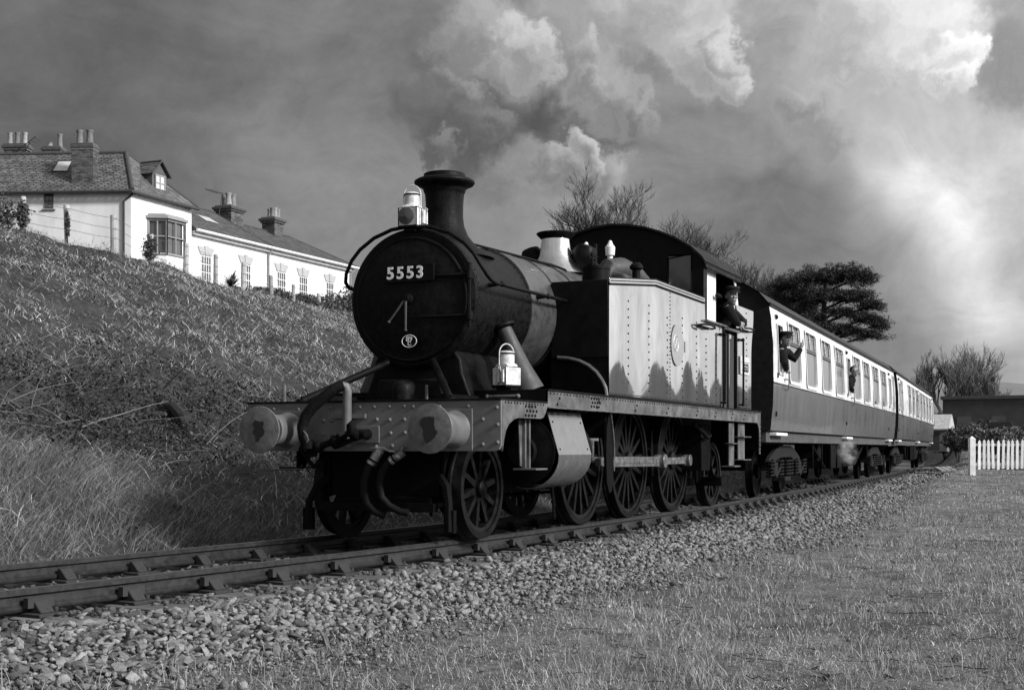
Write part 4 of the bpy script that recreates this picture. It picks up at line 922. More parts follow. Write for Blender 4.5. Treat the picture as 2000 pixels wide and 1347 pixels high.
    m.build('door_pillar', M_BLACK, P, bev=.004)
    for x in (7.56, 8.60):
        m = MB(); m.tube([(x, s*1.31, 2.47), (x, s*1.37, 2.46), (x, s*1.372, 2.0), (x, s*1.37, 1.52), (x, s*1.31, 1.51)], .016, n=8)
        for z in (2.465, 1.515): m.ball((x, s*1.365, z), .028, 8, 6)
        m.tube([(x-.10, s*1.325, 2.465), (x+.10, s*1.325, 2.465)], .018, n=6)
        m.build('cab_handrail', M_BLACK, P)
    m = MB(); m.box(6.74, 7.74, min(s*1.27, s*1.36), max(s*1.27, s*1.36), 2.582, 2.604); m.box(7.74, 8.6, min(s*1.22, s*1.32), max(s*1.22, s*1.32), 2.56, 2.60); m.build('cab_side_sill', M_RODS, P, bev=.004)
    m = MB(); m.box(6.74, 6.90, min(s*1.20, s*1.30), max(s*1.20, s*1.30), 2.604, 3.34); m.build('cab_front_pillar', M_BLACK, P, bev=.004)
    m = MB(); m.box(6.93, 7.56, min(s*1.225, s*1.24), max(s*1.225, s*1.24), 2.605, 3.36); m.build('cab_glare_sheet', M_CABIN, P, bev=.003)  # pale sheet stands in for sunlight thrown back from the cab opening
    m = MB(); m.prism([(8.33, 3.36), (8.47, 3.34), (8.62, 2.97), (8.46, 2.97), (8.455, 3.1), (8.42, 3.25)], 'xz', s*1.275, s*1.29); m.build('cab_rear_sheet', M_CABIN, P)
    for xa, z in ((6.35, 2.50), (8.55, 2.63)):
        m = MB(); L_ = .62
        m.tube([(xa, s*1.31, z), (xa+.05, s*1.39, z+.01), (xa+.25, s*1.43, z+.015), (xa+.45, s*1.43, z+.01), (xa+L_, s*1.39, z), (xa+L_+.06, s*1.31, z)], .014, n=6); m.tube([(xa-.04, s*1.325, z), (xa+L_+.1, s*1.325, z)], .011, n=6); m.build('grab_loop', M_BLACK, P)
    m = MB(); m.tube([(7.40, s*1.30, 3.0), (7.62, s*1.30, 3.0)], .018, n=8); m.ball((7.42, s*1.30, 3.0), .035, 8, 6); m.ball((7.52, s*1.30, 3.0), .03, 8, 6); m.build('cab_catch', M_BLACK, P)
# tank fittings (near side and far side)
for s in (-1, 1):
    m = MB(); m.lathe([(.160, 0), (.160, .13), (.166, .135), (.166, .165), (.05, .178), (.0008, .18)], (3.53, s*.94, 2.765), (0, 0, 1), 28); fl = m.build('tank_filler', M_BLACK, P)
    m = MB(); m.tube([(3.40, s*.94, 2.94), (3.40, s*.94, 3.08)], .018, n=8); m.tube([(3.5, s*.94, 3.02), (3.3, s*.94, 3.02)], .01, n=6); m.build('filler_clamp', M_BLACK, fl)
    m = MB(); m.tube([(5.08, s*.90, 2.88), (5.08, s*.90, 3.10)], .052, n=12); m.lathe([(.06, 0), (.085, .02), (.085, .05), (.05, .09), (.0008, .10)], (5.08, s*.90, 3.09), (0, 0, 1), 16); m.build('tank_vent', M_BLACK, P)
m = MB()
for y in (.08, -.26):
    m = MB(); m.lathe([(.035, 0), (.035, .05), (.06, .06), (.066, .17), (.04, .20), (.02, .25), (.0008, .26)], (5.9, y, 3.36), (0, 0, 1), 16); m.tube([(5.9, y, 3.12), (5.9, y, 3.37)], .02, n=8)
    m.build('whistle', M_WHITE, P)
m = MB(); m.tube([(5.15, -.42, 3.0), (5.2, -.50, 3.14), (5.4, -.58, 3.17), (5.7, -.66, 3.12), (5.95, -.72, 3.0), (6.0, -.74, 2.8)], [.13, .14, .14, .13, .12, .10], n=14); m.build('clack_pipe_cover', M_SPIPE, P)
m = MB(); m.tube([(5.0, .05, 3.40), (5.9, -.1, 3.40)], .010, n=6); m.tube([(5.55, -.45, 3.1), (5.55, -.45, 3.35)], .012, n=6); m.tube([(4.9, -.42, 3.1), (4.9, -.42, 3.42)], .028, n=8); m.build('top_rods', M_BLACK, P)
# --- cab
arc = [(-1.325, 3.36), (-1.28, 3.43), (-1.12, 3.58), (-.92, 3.70), (-.70, 3.80), (-.48, 3.875), (-.24, 3.925), (0, 3.945), (.24, 3.925), (.48, 3.875), (.70, 3.80), (.92, 3.70), (1.12, 3.58), (1.28, 3.43), (1.325, 3.36)]
m = MB(); cf = [(-1.31, 1.45)]+[(y*.985, z-.012) for y, z in arc]+[(1.31, 1.45)]
# front plate with two lookout openings, built in strips round them
W0, W1, WZ0, WZ1 = .80, 1.13, 3.00, 3.50
def ztop(y): return float(np.interp(y, [a for a, _ in arc], [c for _, c in arc]))-.012
def strip(y0, y1, z0, z1=None):
    n_ = 8; ys = np.linspace(y0, y1, n_+1); poly = [(y, z0) for y in ys]+[(y, (min(z1, ztop(y)) if z1 else ztop(y))) for y in ys[::-1]]
    m.prism(poly, 'yz', 6.725, 6.745)
for s in (-1, 1):
    a, b_ = sorted((s*W0, s*W1)); c_, d_ = sorted((s*W1, s*1.30))
    strip(a, b_, 1.45, WZ0); strip(a, b_, WZ1 if ztop(s*W1) > WZ1 else ztop(s*W1)-.02); strip(c_, d_, 1.45)
strip(-W0, W0, 1.45)
cabf = m.build('cab_front', M_BLACK, P)
for s in (-1, 1):
    a, b_ = sorted((s*W0, s*W1)); m = MB(); z1 = WZ1
    m.tube([(6.722, a, WZ0), (6.722, b_, WZ0), (6.722, b_, z1-.05 if s > 0 or True else z1), (6.722, a, z1)], .012, n=6, closed=True)
    m.build('lookout_frame', M_UNDER, cabf)
    MB().box(6.733, 6.738, a+.005, b_-.005, WZ0, WZ1-.02).build('lookout_glass', M_GLASSD, cabf)
rf = MB(); n_ = len(arc); vs = []
for x in (6.66, 8.66):
    for q, off in ((1.0, 0), (1.0, .03)):
        for y, z in arc: nrm = np.array([y*.35, 1.0]); nrm /= np.linalg.norm(nrm); vs.append((x, y+nrm[0]*off, z+nrm[1]*off))
fs = []
for k in range(n_-1): fs += [(n_+k, n_+k+1, 3*n_+k+1, 3*n_+k), (k, 2*n_+k, 2*n_+k+1, k+1), (k, k+1, n_+k+1, n_+k), (2*n_+k, 3*n_+k, 3*n_+k+1, 2*n_+k+1)]
fs += [(0, n_, 3*n_, 2*n_), (n_-1, 3*n_-1, 4*n_-1, 2*n_-1)]
rof = MB().add(vs, fs).build('cab_roof', M_CROOF, P, ang=30)
m = MB()
for s in (-1, 1): m.box(6.72, 8.62, min(s*1.29, s*1.335), max(s*1.29, s*1.335), 3.30, 3.36)
m.build('roof_gutter', M_BLACK, rof, bev=.01)
m = MB(); cr = [(-1.27, 2.95)]+[(y*.97, z-.03) for y, z in arc]+[(1.27, 2.95)]
m.prism(cr, 'yz', 8.50, 8.52); m.build('cab_rear_plate', M_BLACK, P); MB().box(6.76, 8.48, -1.25, 1.25, 1.445, 1.47).build('cab_floor', M_UNDER, P)
m = MB(); m.box(6.76, 7.0, -.7, .7, 1.5, 3.1); m.tube([(7.0, -.3, 2.7), (7.3, -.35, 2.6)], .02); m.build('backhead', M_UNDER, P)
# bunker plate with the running number, tank emblem
m = MB(); m.box(8.63, 9.17, -1.325, -1.306, 1.965, 2.235); bnp = m.build('cab_number_plate', M_PLATE, P, bev=.006)  # pale face puts the light mirrored by the plate into its colour
text_obj('numeral', '5553', .165, M_BLACK, bnp, Matrix.Translation((8.90, -1.327, 2.06)) @ NEAR @ Matrix.Diagonal((1.15, 1, 1, 1)), offset=.006, extrude=.002)
m = MB(); m.tube([(8.66, -1.327, 2.15), (9.14, -1.327, 2.15)], .004, n=4); m.build('plate_line', M_BLACK, bnp)
m = MB(); m.lathe([(.262, 0), (.262, .004)], (5.50, -1.304, 2.17), (0, -1, 0), 40); em = m.build('tank_emblem', M_CREST, P)
m = MB(); m.tube([(5.42+.10*math.cos(a), -1.310, 2.19+.10*math.sin(a)) for a in np.linspace(0, 2*math.pi, 30)[:-1]], .008, n=4, closed=True)
for k in range(8): a = math.pi*k/4; m.tube([(5.42, -1.310, 2.19), (5.42+.10*math.cos(a), -1.310, 2.19+.10*math.sin(a))], .005, n=4)
m.build('emblem_wheel', M_PLATE, em)
m = MB(); m.box(5.80, 6.0, -1.313, -1.304, 2.10, 2.24); m.build('works_plate', M_CREST, P)

# ------------------------------------------------------------------ oil lamps
def oil_lamp(loc, rz, label):
    r = empty('oil_lamp', label, 'lamp', loc, rz, group='white oil lamps on the engine')
    m = MB(); m.box(-.10, .10, -.10, .10, .02, .20); m.prism([(-.10, .20), (.10, .20), (.07, .235), (-.07, .235)], 'xz', -.07, .07); m.build('lamp_body', M_LAMP, r, bev=.008)
    m = MB(); m.box(-.106, .106, -.106, .106, 0, .022); m.build('lamp_base', M_UNDER, r, bev=.003)
    m = MB(); m.lathe([(.074, .23), (.074, .325), (.082, .33), (.082, .345), (.05, .36), (.0008, .365)], (0, 0, 0), (0, 0, 1), 20); t = m.build('lamp_chimney', M_LAMP, r)
    MB().lathe([(.083, .328), (.086, .334), (.083, .340)], (0, 0, 0), (0, 0, 1), 20, caps=False).build('chimney_band', M_UNDER, t)
    m = MB(); m.lathe([(.085, 0), (.085, .012), (.076, .016), (.0008, .026)], (-.100, .015, .115), (-1, 0, 0), 28); m.build('lens', M_LENS, r)
    m = MB(); m.tube([(0, .095, .21)]+[(0, .095*math.cos(a), .33+.10*math.sin(a)) for a in np.linspace(0, math.pi, 14)]+[(0, -.095, .21)], .0058, n=6); m.build('handle', M_LAMP, r)
    m = MB(); m.box(.0, .09, -.125, -.101, .05, .17); m.tube([(.03, -.125, .18), (.03, -.135, .20), (.06, -.135, .20), (.06, -.125, .14)], .006, n=5); m.tube([(-.04, -.104, .02), (-.04, -.104, .2)], .006, n=5); m.build('side_socket', M_LAMP, r)
    m = MB(); m.tube([(-.101, -.101, .025), (-.101, -.101, .2)], .005, n=5); m.tube([(-.101, .101, .025), (-.101, .101, .2)], .005, n=5); m.tube([(.101, -.101, .025), (.101, -.101, .2)], .005, n=5); m.tube([(-.10, -.10, .2), (-.10, .10, .2), (.10, .10, .2), (.10, -.10, .2)], .005, n=5, closed=True); m.tube([(.05, -.127, .05), (.05, -.127, .17)], .004, n=5); m.tube([(0, -.103, .03), (.0, -.103, .2)], .004, n=5); m.tube([(0, .103, .03), (.0, .103, .2)], .004, n=5); m.build('lamp_seam', M_BLACK, r)
    return r
oil_lamp((.865, .005, 3.036), 0, 'white oil lamp standing on the smokebox in front of the chimney')
oil_lamp((1.17, -.88, 1.465), R(-115), 'white oil lamp standing low on the running plate beside the steam pipe')
MB().box(1.10, 1.25, -.96, -.80, 1.441, 1.464).build('side_lamp_bracket', M_BLACK, P)
# ================================================================== carriages
M_SOLE = mat('dusty_solebar', .06, .75, var=.5, vs=5)
M_CURT = mat('curtain', .45, .9, var=.2, vs=9, stretch=(6, 1, .3))
M_INT = mat('coach_interior', .05, .8, var=.3)
M_SEAM = mat('door_seam', .03, .8)
CW = lambda z: float(np.interp(z, [1.15, 1.6, 2.0, 2.6, 3.05, 3.26], [1.355, 1.398, 1.410, 1.402, 1.365, 1.33]))
SPRING = []
def rrect(x0, x1, z0, z1, r, n=4):
    out = []
    for cx, cz, a0 in ((x1-r, z1-r, 0), (x0+r, z1-r, 90), (x0+r, z0+r, 180), (x1-r, z0+r, 270)):
        for k in range(n+1): a = R(a0+90*k/n); out.append((cx+r*math.cos(a), cz+r*math.sin(a)))
    return out
def coach(loc, rz, label, wins, doors, small, L_, detail, gangway_first=True, open_doors=()):
    r = empty('railway_coach', label, 'railway coach', loc, rz, group='two tone passenger coaches behind the engine')
    zs = [1.17, 1.6, 1.965]; zu = [1.965, 2.05, 2.15, 2.45, 2.72, 2.98, 3.10, 3.26]
    ops = [(a, b_, 2.05, 3.10) for a, b_ in wins]+[(a, b_, 2.15, 2.98) for a, b_ in doors]+[(a, b_, 2.05, 3.10) for a, b_ in small]
    cuts = sorted(set([0, L_]+[q for o in ops for q in o[:2]]+[L_*k/12 for k in range(13)]))
    lo = MB(); up = MB()
    for s in (-1, 1):
        for x0, x1 in zip(cuts[:-1], cuts[1:]):
            for m, zz in ((lo, zs), (up, zu)):
                for z0, z1 in zip(zz[:-1], zz[1:]):
                    xm, zm = (x0+x1)/2, (z0+z1)/2
                    if s < 0 and m is up and any(a < xm < b_ and c < zm < d for a, b_, c, d in ops): continue
                    m.add([(x0, s*CW(z0), z0), (x1, s*CW(z0), z0), (x1, s*CW(z1), z1), (x0, s*CW(z1), z1)], [(0, 1, 2, 3)])
    lo.build('lower_panels', M_MAROON, r, weld=True); up.build('upper_panels', M_CREAM, r, weld=True)
    # ends
    prof = [(CW(z), z) for z in (1.17, 1.6, 2.0, 2.6, 3.05, 3.26)]+[(1.16, 3.46), (.9, 3.62), (.6, 3.72), (.3, 3.775), (0, 3.79)]
    full = prof+[(-y, z) for y, z in prof[:-1][::-1]]
    for x, xx in ((.02, .0), (L_-.02, L_)):
        e = MB().prism(full, 'yz', x, xx).build('coach_end', M_COEND, r)
        d = -1 if x < 1 else 1
        g = MB(); x_ = 0 if x < 1 else L_
        g.box(min(x_, x_+d*.36), max(x_, x_+d*.36), -.55, .55, 1.15, 3.25); g.box(min(x_+d*.36, x_+d*.40), max(x_+d*.36, x_+d*.40), -.62, .62, 1.05, 3.32)
        g.build('gangway', M_RUB, r, bev=.03)
        for y in (-.885, .885):
            b_ = MB(); b_.cyl((x_, y, 1.04), (x_+d*.42, y, 1.04), .085, n=14); b_.cyl((x_+d*.42, y, 1.04), (x_+d*.47, y, 1.04), .22, n=20); b_.build('buffer', M_UNDER, r)
    # roof
    rp = prof[5:]; arc_ = rp+[(-y, z) for y, z in rp[:-1][::-1]]
    vs = []; n_ = len(arc_); xs_ = np.linspace(-.03, L_+.03, 13)
    for x in xs_:
        for y, z in arc_: vs.append((x, y*1.012, z+.012))
    ro = MB().add(vs, [(i*n_+k, i*n_+k+1, (i+1)*n_+k+1, (i+1)*n_+k) for i in range(12) for k in range(n_-1)]).build('roof', M_ROOF, r, ang=45)
    for s in (-1, 1): MB().tube([(-.02, s*1.345, 3.275), (L_+.02, s*1.345, 3.275)], .022, n=6).build('roof_gutter', M_COEND, ro)
    for x in np.arange(1.4, L_-.6, 2.05):
        v_ = MB(); v_.box(x-.16, x+.16, -.48, -.30, 3.70, 3.86); v_.build('roof_ventilator', M_ROOF, ro, bev=.03)
    m = MB(); m.tube([(0, -1.352, 3.245), (L_, -1.352, 3.245)], .012, n=5); m.tube([(0, -1.415, 1.966), (L_, -1.415, 1.966)], .010, n=5); m.build('waist_moulding', M_SEAM, r)
    # interior and floor
    m = MB(); m.box(.05, L_-.05, -1.30, 1.30, 1.16, 1.20); m.box(.05, L_-.05, -.05, -.03, 1.2, 3.5)
    m.build('interior', M_INT, r)
    def frame(parent_name, a, b_, z0, z1, rad, thick=.045):
        inn = rrect(a+.012, b_-.012, z0+.012, z1-.012, rad); out = rrect(a-thick, b_+thick, z0-thick, z1+thick, rad+.03); k = len(inn)
        vs = [(x, -CW(z)-.020, z) for x, z in out]+[(x, -CW(z)-.020, z) for x, z in inn]+[(x, -CW(z)+.03, z) for x, z in inn]
        fs = [(i, (i+1) % k, k+(i+1) % k, k+i) for i in range(k)]+[(k+i, k+(i+1) % k, 2*k+(i+1) % k, 2*k+i) for i in range(k)]
        return MB().add(vs, fs).build(parent_name, M_CREAM, r, ang=30)
    def quad(a, b_, z0, z1, dy, nz=3):
        vs = []; 
        for k in range(nz+1):
            z = z0+(z1-z0)*k/nz; vs += [(a, -CW(z)+dy, z), (b_, -CW(z)+dy, z)]
        return MB().add(vs, [(2*k, 2*k+1, 2*k+3, 2*k+2) for k in range(nz)])
    for a, b_ in wins:
        w = frame('window', a, b_, 2.05, 3.10, .09)
        quad(a, b_, 2.05, 2.73, .022).build('pane', M_GLASS, w)
        quad(a, b_, 2.76, 3.10, .026).build('vent_pane', M_GLASS, w)
        bar = MB()
        for z in (2.725, 2.765): bar.tube([(a, -CW(z)+.005, z), (b_, -CW(z)+.005, z)], .016, n=5)
        c = (a+b_)/2
        for x in (c-.02, a+.06, b_-.05): bar.tube([(x, -CW(2.77)+.012, 2.77), (x, -CW(3.09)+.012, 3.09)], .012, n=5)
        bar.build('vent_frame', M_STEEL, w)
        for x0, x1 in ((a+.02, a+.22), (b_-.30, b_-.05)):
            q = quad(x0, x1, 2.10, 3.08, .08); q.build('curtain', M_CURT, w)
    for i, (a, b_) in enumerate(list(doors)):
        w = frame('door', a, b_, 2.15, 2.98, .05, .03)
        sm = MB()
        for x in (a-.12, b_+.12):
            for z0, z1 in ((1.20, 1.6), (1.6, 2.0), (2.0, 2.6), (2.6, 3.2)): sm.add([(x-.007, -CW(z0)-.012, z0), (x+.007, -CW(z0)-.012, z0), (x+.007, -CW(z1)-.012, z1), (x-.007, -CW(z1)-.012, z1)], [(0, 1, 2, 3)])
        sm.build('door_seam', M_SEAM, w)
        if i in open_doors: quad(a, b_, 2.15, 2.42, .03).build('pane', M_GLASS, w)
        else: quad(a, b_, 2.15, 2.98, .03).build('pane', M_GLASSD, w)
        h = MB(); h.tube([(b_+.20, -1.40, 2.42), (b_+.20, -1.46, 2.40), (b_+.20, -1.46, 1.90), (b_+.20, -1.41, 1.88)], .014, n=6); h.tube([(b_+.02, -1.41, 2.06), (b_+.02, -1.45, 2.06), (b_+.10, -1.46, 2.06)], .014, n=6)
        h.build('door_handle', M_STEEL, w)
        h = MB()
        for z in (1.45, 2.1): h.box(a-.14, a-.08, -CW(z)-.02, -CW(z)+.01, z-.04, z+.04)
        h.ball((a-.02, -1.365, 3.09), .045, 8, 6); h.build('door_hinge', M_COEND, w)
        st = MB(); st.box(a-.12, b_+.42, -1.40, -1.18, 1.085, 1.135); st.build('footboard', M_STEP, r, bev=.006)
    for a, b_ in small:
        w = frame('window', a, b_, 2.05, 3.10, .05); quad(a, b_, 2.05, 3.10, .022).build('pane', M_GLASS, w)
    # underframe
    m = MB()
    for s in (-1, 1): m.box(.05, L_-.05, min(s*1.16, s*1.28), max(s*1.16, s*1.28), .97, 1.155)
    m.build('solebar', M_SOLE, r, bev=.008)
    m = MB(); m.box(.1, L_-.1, -1.15, 1.15, 1.02, 1.165); m.build('underframe', M_UNDER, r)
    uf = MB()
    c = L_/2
    uf.box(c-2.6, c-.6, -1.22, -.55, .42, .95); uf.box(c+.2, c+1.3, -1.2, -.6, .50, .95); uf.cyl((c+1.9, -.9, .66), (c+3.1, -.9, .66), .26, n=16); uf.box(c-3.6, c-3.0, -1.1, -.6, .6, .97)
    for x in (c-2.62, c-1.6, c-.58): uf.box(x-.025, x+.025, -1.25, -1.2, .40, .97)
    uf.tube([(c-4.6, -1.1, .98), (c-2.7, -1.1, .46), (c+2.7, -1.1, .46), (c+4.6, -1.1, .98)], .035, n=6)
    for x in (5.6, 6.9, L_-6.0): uf.tube([(x, -1.2, 1.0), (x, -1.2, .45)], .02, n=6)
    uf.build('underframe_equipment', M_UNDER, r, bev=.012)
    for bx_ in (3.0, L_-3.0):
        bf = MB()
        for s in (-1, 1):
            y0, y1 = s*1.02, s*1.10
            bf.prism([(bx_-1.75, .62), (bx_-1.55, .72), (bx_-.95, .86), (bx_-.55, .92), (bx_+.55, .92), (bx_+.95, .86), (bx_+1.55, .72), (bx_+1.75, .62), (bx_+1.75, .54), (bx_+1.4, .54), (bx_+.9, .66), (bx_+.5, .70), (bx_-.5, .70), (bx_-.9, .66), (bx_-1.4, .54), (bx_-1.75, .54)], 'xz', y0, y1)
            for q in (-1.3, 1.3): bf.box(bx_+q-.13, bx_+q+.13, min(y0, s*1.16), max(y0, s*1.16), .36, .62); bf.prism([(bx_+q-.55, .60), (bx_+q, .40), (bx_+q+.55, .60), (bx_+q+.55, .56), (bx_+q, .33), (bx_+q-.55, .56)], 'xz', s*1.12, s*1.17)
            bf.box(bx_-.3, bx_+.3, min(s*.9, s*1.14), max(s*.9, s*1.14), .26, .34)
        bf.box(bx_-.3, bx_+.3, -1.0, 1.0, .45, .95)
        bo = bf.build('bogie_frame', M_BOGIE, r, bev=.01)
        for s in (-1, 1):
            for q in (-1.75, -.85, .85, 1.75, -.18, .18):
                if SPRING:
                    so = copy_obj(SPRING[0], bo, 'bogie_spring')
                else:
                    so = MB().tube([(.07*math.cos(t), .07*math.sin(t), .30*t/(2*math.pi*5)) for t in np.linspace(0, 2*math.pi*5, 46)], .018, n=5).build('bogie_spring', M_BOGIE, bo); SPRING.append(so)
                so.location = (bx_+q, s*1.13, .36)
        for q in (-1.3, 1.3):
            for s in (-1, 1):
                w = MB(); w.lathe([(.09, -.05), (.40, -.02), (.40, -.065), (.457, -.06), (.487, -.06), (.487, -.03), (.46, -.025), (.455, .06), (.40, .065), (.40, .02), (.12, .05), (.12, .10), (.0008, .10)], (bx_+q, s*.745, .457), (0, s, 0), 36); w.build('bogie_wheel', M_UNDER, bo)
    return r
W1_ = [(1.58, 2.86), (3.50, 4.82), (5.55, 6.88), (7.58, 8.95), (10.78, 12.15), (12.80, 14.2), (14.95, 16.35), (17.10, 18.5)]
c1 = coach((11.2, .20, 0), R(2.7), 'two tone coach coupled directly behind the engine, passengers leaning from its doors', W1_, [(.48, 1.0), (9.62, 10.16), (19.35, 19.9)], [(20.45, 20.9)], 21.2, True, open_doors=(0, 1))
c2 = coach((33.15, 1.22, 0), R(3.6), 'two tone coach at the far end, beyond the first coach', [(1.3, 2.1)]+[(a+1.2, b_+1.2) for a, b_ in W1_[1:4]]+[(a+.6, b_+.6) for a, b_ in W1_[4:]], [(.45, .95), (10.2, 10.75), (19.9, 20.4)], [], 21.2, False)

# ================================================================== people
M_FACE = mat('face_skin', .22, .55, var=.15, vs=18)
M_HAIR = mat('dark_hair', .03, .7, var=.3, vs=40)
M_CAP = mat('black_cap', .012, .7, var=.3, spec=.2)
def remesh(o, vox, it=4):
    m = o.modifiers.new('skin', 'REMESH'); m.mode = 'VOXEL'; m.voxel_size = vox; m.use_smooth_shade = True
    q = o.modifiers.new('soft', 'SMOOTH'); q.iterations = it; q.factor = .5
def hand(m, w, d, up, k=1.0, spread=.25):
    """palm and five unequal fingers; w wrist, d pointing along the fingers, up across the palm"""
    w, d, up = (np.array(q, float) for q in (w, d, up)); d /= np.linalg.norm(d); up -= d*(up@d); up /= np.linalg.norm(up); nrm = np.cross(d, up)
    m.tube([w, w+d*.035*k, w+d*.085*k], [.026*k, .034*k, .036*k], n=8)
    for i, (off, ln) in enumerate(((-.030, .060), (-.010, .074), (.010, .078), (.030, .068))):
        b_ = w+d*.085*k+up*off*k; dd = d+up*off*spread*10; dd /= np.linalg.norm(dd)
        m.tube([b_-d*.02*k, b_+dd*ln*.5*k, b_+dd*ln*k+nrm*.012*k], [.0105*k, .0095*k, .008*k], n=6)
    b_ = w+d*.03*k-up*.03*k; m.tube([b_, b_+(d*.4-up)*.03*k, b_+(d*.9-up)*.045*k], [.013*k, .011*k, .009*k], n=6)
def head(m, c, f, k=1.0):
    """skull, jaw, nose, ears: f is the way the face points"""
    c = np.array(c, float); f = np.array(f, float); f /= np.linalg.norm(f); u = np.array([0, 0, 1.0]); r = np.cross(f, u); r /= np.linalg.norm(r); u = np.cross(r, f)
    P_ = lambda a, b_, d: c+(r*a+f*b_+u*d)*k
    m.ball(P_(0, -.012, .03), .085*k, 14, 10, (1, 1, 1.08)); m.ball(P_(0, .022, -.045), .062*k, 12, 8, (1, 1, 1.15)); m.ball(P_(0, .05, -.085), .026*k, 8, 6)
    m.tube([P_(0, .082, .012), P_(0, .102, -.022), P_(0, .096, -.034)], [.009*k, .014*k, .013*k], n=6); m.ball(P_(0, .078, -.058), .02*k, 8, 6, (1, .8, .6))
    for s in (-1, 1): m.ball(P_(s*.083, -.012, -.005), .019*k, 8, 6, (.6, .8, 1.3)); m.ball(P_(s*.034, .066, -.01), .026*k, 8, 6)
    for s in (-1, 1): m.ball(P_(s*.032, .072, .035), .014*k, 6, 5, (1.5, 1, .6))
    return P_
def features(root, P_, k, glasses=False):
    e = MB()
    for s in (-1, 1): e.ball(P_(s*.033, .078, .012), .0105*k, 8, 6)
    e.build('eyes', M_HAIR, root); e = MB(); e.tube([P_(-.022, .091, -.062), P_(0, .096, -.064), P_(.022, .091, -.062)], .004*k, n=5); e.build('mouth', M_HAIR, root)
    if glasses:
        g = MB()
        for s in (-1, 1): g.tube([P_(s*.034+.022*math.cos(a), .094, .012+.018*math.sin(a)) for a in np.linspace(0, 6.28, 12)[:-1]], .003*k, n=4, closed=True)
        g.tube([P_(-.012, .096, .014), P_(.012, .096, .014)], .003*k, n=4); g.build('glasses', M_HAIR, root)
def person(label, hc, face, neck, waist, shL, shR, arms, cap, hair, k=1.0, glasses=False, shirt=False):
    """arms: list of (shoulder, elbow, wrist, finger direction, across)"""
    r = empty('person', label, 'person', (0, 0, 0), 0, group='people leaning from the train')
    b_ = MB(); P_ = head(b_, hc, face, k)
    n = np.array(neck, float); w = np.array(waist, float)
    b_.tube([P_(0, -.015, -.06), n, n-np.array([0, 0, .08])], [.052*k, .054*k, .06*k], n=10)
    b_.tube([n-np.array([0, 0, .05]), (n*.6+w*.4), w], [.09*k, .135*k, .13*k], n=12)
    for s_, e, wr, fd, ac in arms:
        b_.tube([n-np.array([0, 0, .05]), s_, e, wr], [.06*k, .055*k, .040*k, .027*k], n=8); hand(b_, wr, fd, ac, k)
    o = b_.build('body', M_FACE, r); remesh(o, .0085*k, 3)
    j = MB(); j.tube([n-np.array([0, 0, .03]), n-np.array([0, 0, .10]), (n*.6+w*.4), w-np.array([0, 0, .04])], [.075*k, .13*k, .17*k, .165*k], n=14)
    j.tube([np.array(shL), n-np.array([0, 0, .075]), np.array(shR)], [.085*k, .11*k, .085*k], n=12)
    for s_, e, wr, fd, ac in arms:
        e_ = np.array(e, float); wr_ = np.array(wr, float); j.tube([s_, (np.array(s_)+e_)/2, e_, (e_+wr_)/2, e_+(wr_-e_)*.93], [.082*k, .075*k, .064*k, .054*k, .045*k], n=10)
    jo = j.build('jacket', M_COAT, r); remesh(jo, .012*k, 4)
    f = np.array(face, float); f /= np.linalg.norm(f)
    if shirt:
        sm = MB(); sm.prism([(-.035, 0), (.035, 0), (0, -.16)], 'xz', -.004, .004); so = sm.build('shirt_front', M_SHIRT, r)
        a = math.atan2(f[1], f[0])+math.pi/2; so.location = n+f*.135*k-np.array([0, 0, .02]); so.rotation_euler = (R(-14), 0, a)
    if cap:
        c = MB(); q = P_(0, -.01, .075); c.lathe([(.092*k, -.02*k), (.098*k, .01*k), (.118*k, .035*k), (.112*k, .055*k), (.06*k, .066*k), (.0008, .068*k)], q, (0, 0, 1), 20)
        vz = [P_(.09*math.cos(a), .075+.055*math.sin(a), .058-.02*math.sin(a)) for a in np.linspace(0, math.pi, 9)]
        c.add([tuple(v) for v in vz]+[tuple(v+np.array([0, 0, .012])) for v in vz], [tuple(range(9)), tuple(range(17, 8, -1))]+[(i, i+1, i+10, i+9) for i in range(8)])
        c.build('cap', M_CAP, r)
    h = MB(); h.ball(P_(0, -.03, .045), .092*k, 14, 10, (1, .98, .98))
    ho = h.build('hair', M_HAIR if hair else M_HAIR, r)
    features(r, P_, k, glasses)
    return r
person('driver in a black cap and dark jacket leaning on the cab side of the engine', (7.97, -1.36, 3.04), (-.80, -.60, -.02), (8.05, -1.30, 2.93), (8.12, -1.06, 2.62), (7.86, -1.32, 2.86), (8.34, -1.22, 2.87),
       [((7.86, -1.33, 2.86), (7.80, -1.45, 2.68), (8.02, -1.45, 2.645), (1, -.1, -.1), (0, .3, 1)), ((8.34, -1.24, 2.87), (8.50, -1.40, 2.70), (8.22, -1.46, 2.66), (-1, -.1, -.1), (0, .3, 1))], True, True, 1.05, shirt=True)
def coach_pt(x, y, z, base=(11.2, .20), a=R(2.7)): return (base[0]+x*math.cos(a)-y*math.sin(a), base[1]+x*math.sin(a)+y*math.cos(a), z)
q = coach_pt
person('person in a cap leaning out of the first coach door with one arm stretched out', q(.72, -1.50, 2.72), (-.75, -.65, .05), q(.74, -1.42, 2.60), q(.76, -1.02, 2.30), q(.58, -1.42, 2.53), q(.92, -1.42, 2.53),
       [(q(.90, -1.46, 2.53), q(.93, -1.60, 2.40), q(1.02, -1.70, 2.60), (.3, -.2, .9), (1, 0, -.3)), (q(.58, -1.44, 2.53), q(.54, -1.50, 2.32), q(.72, -1.50, 2.20), (1, 0, -.2), (0, -1, .2))], True, True, 1.05, glasses=True)
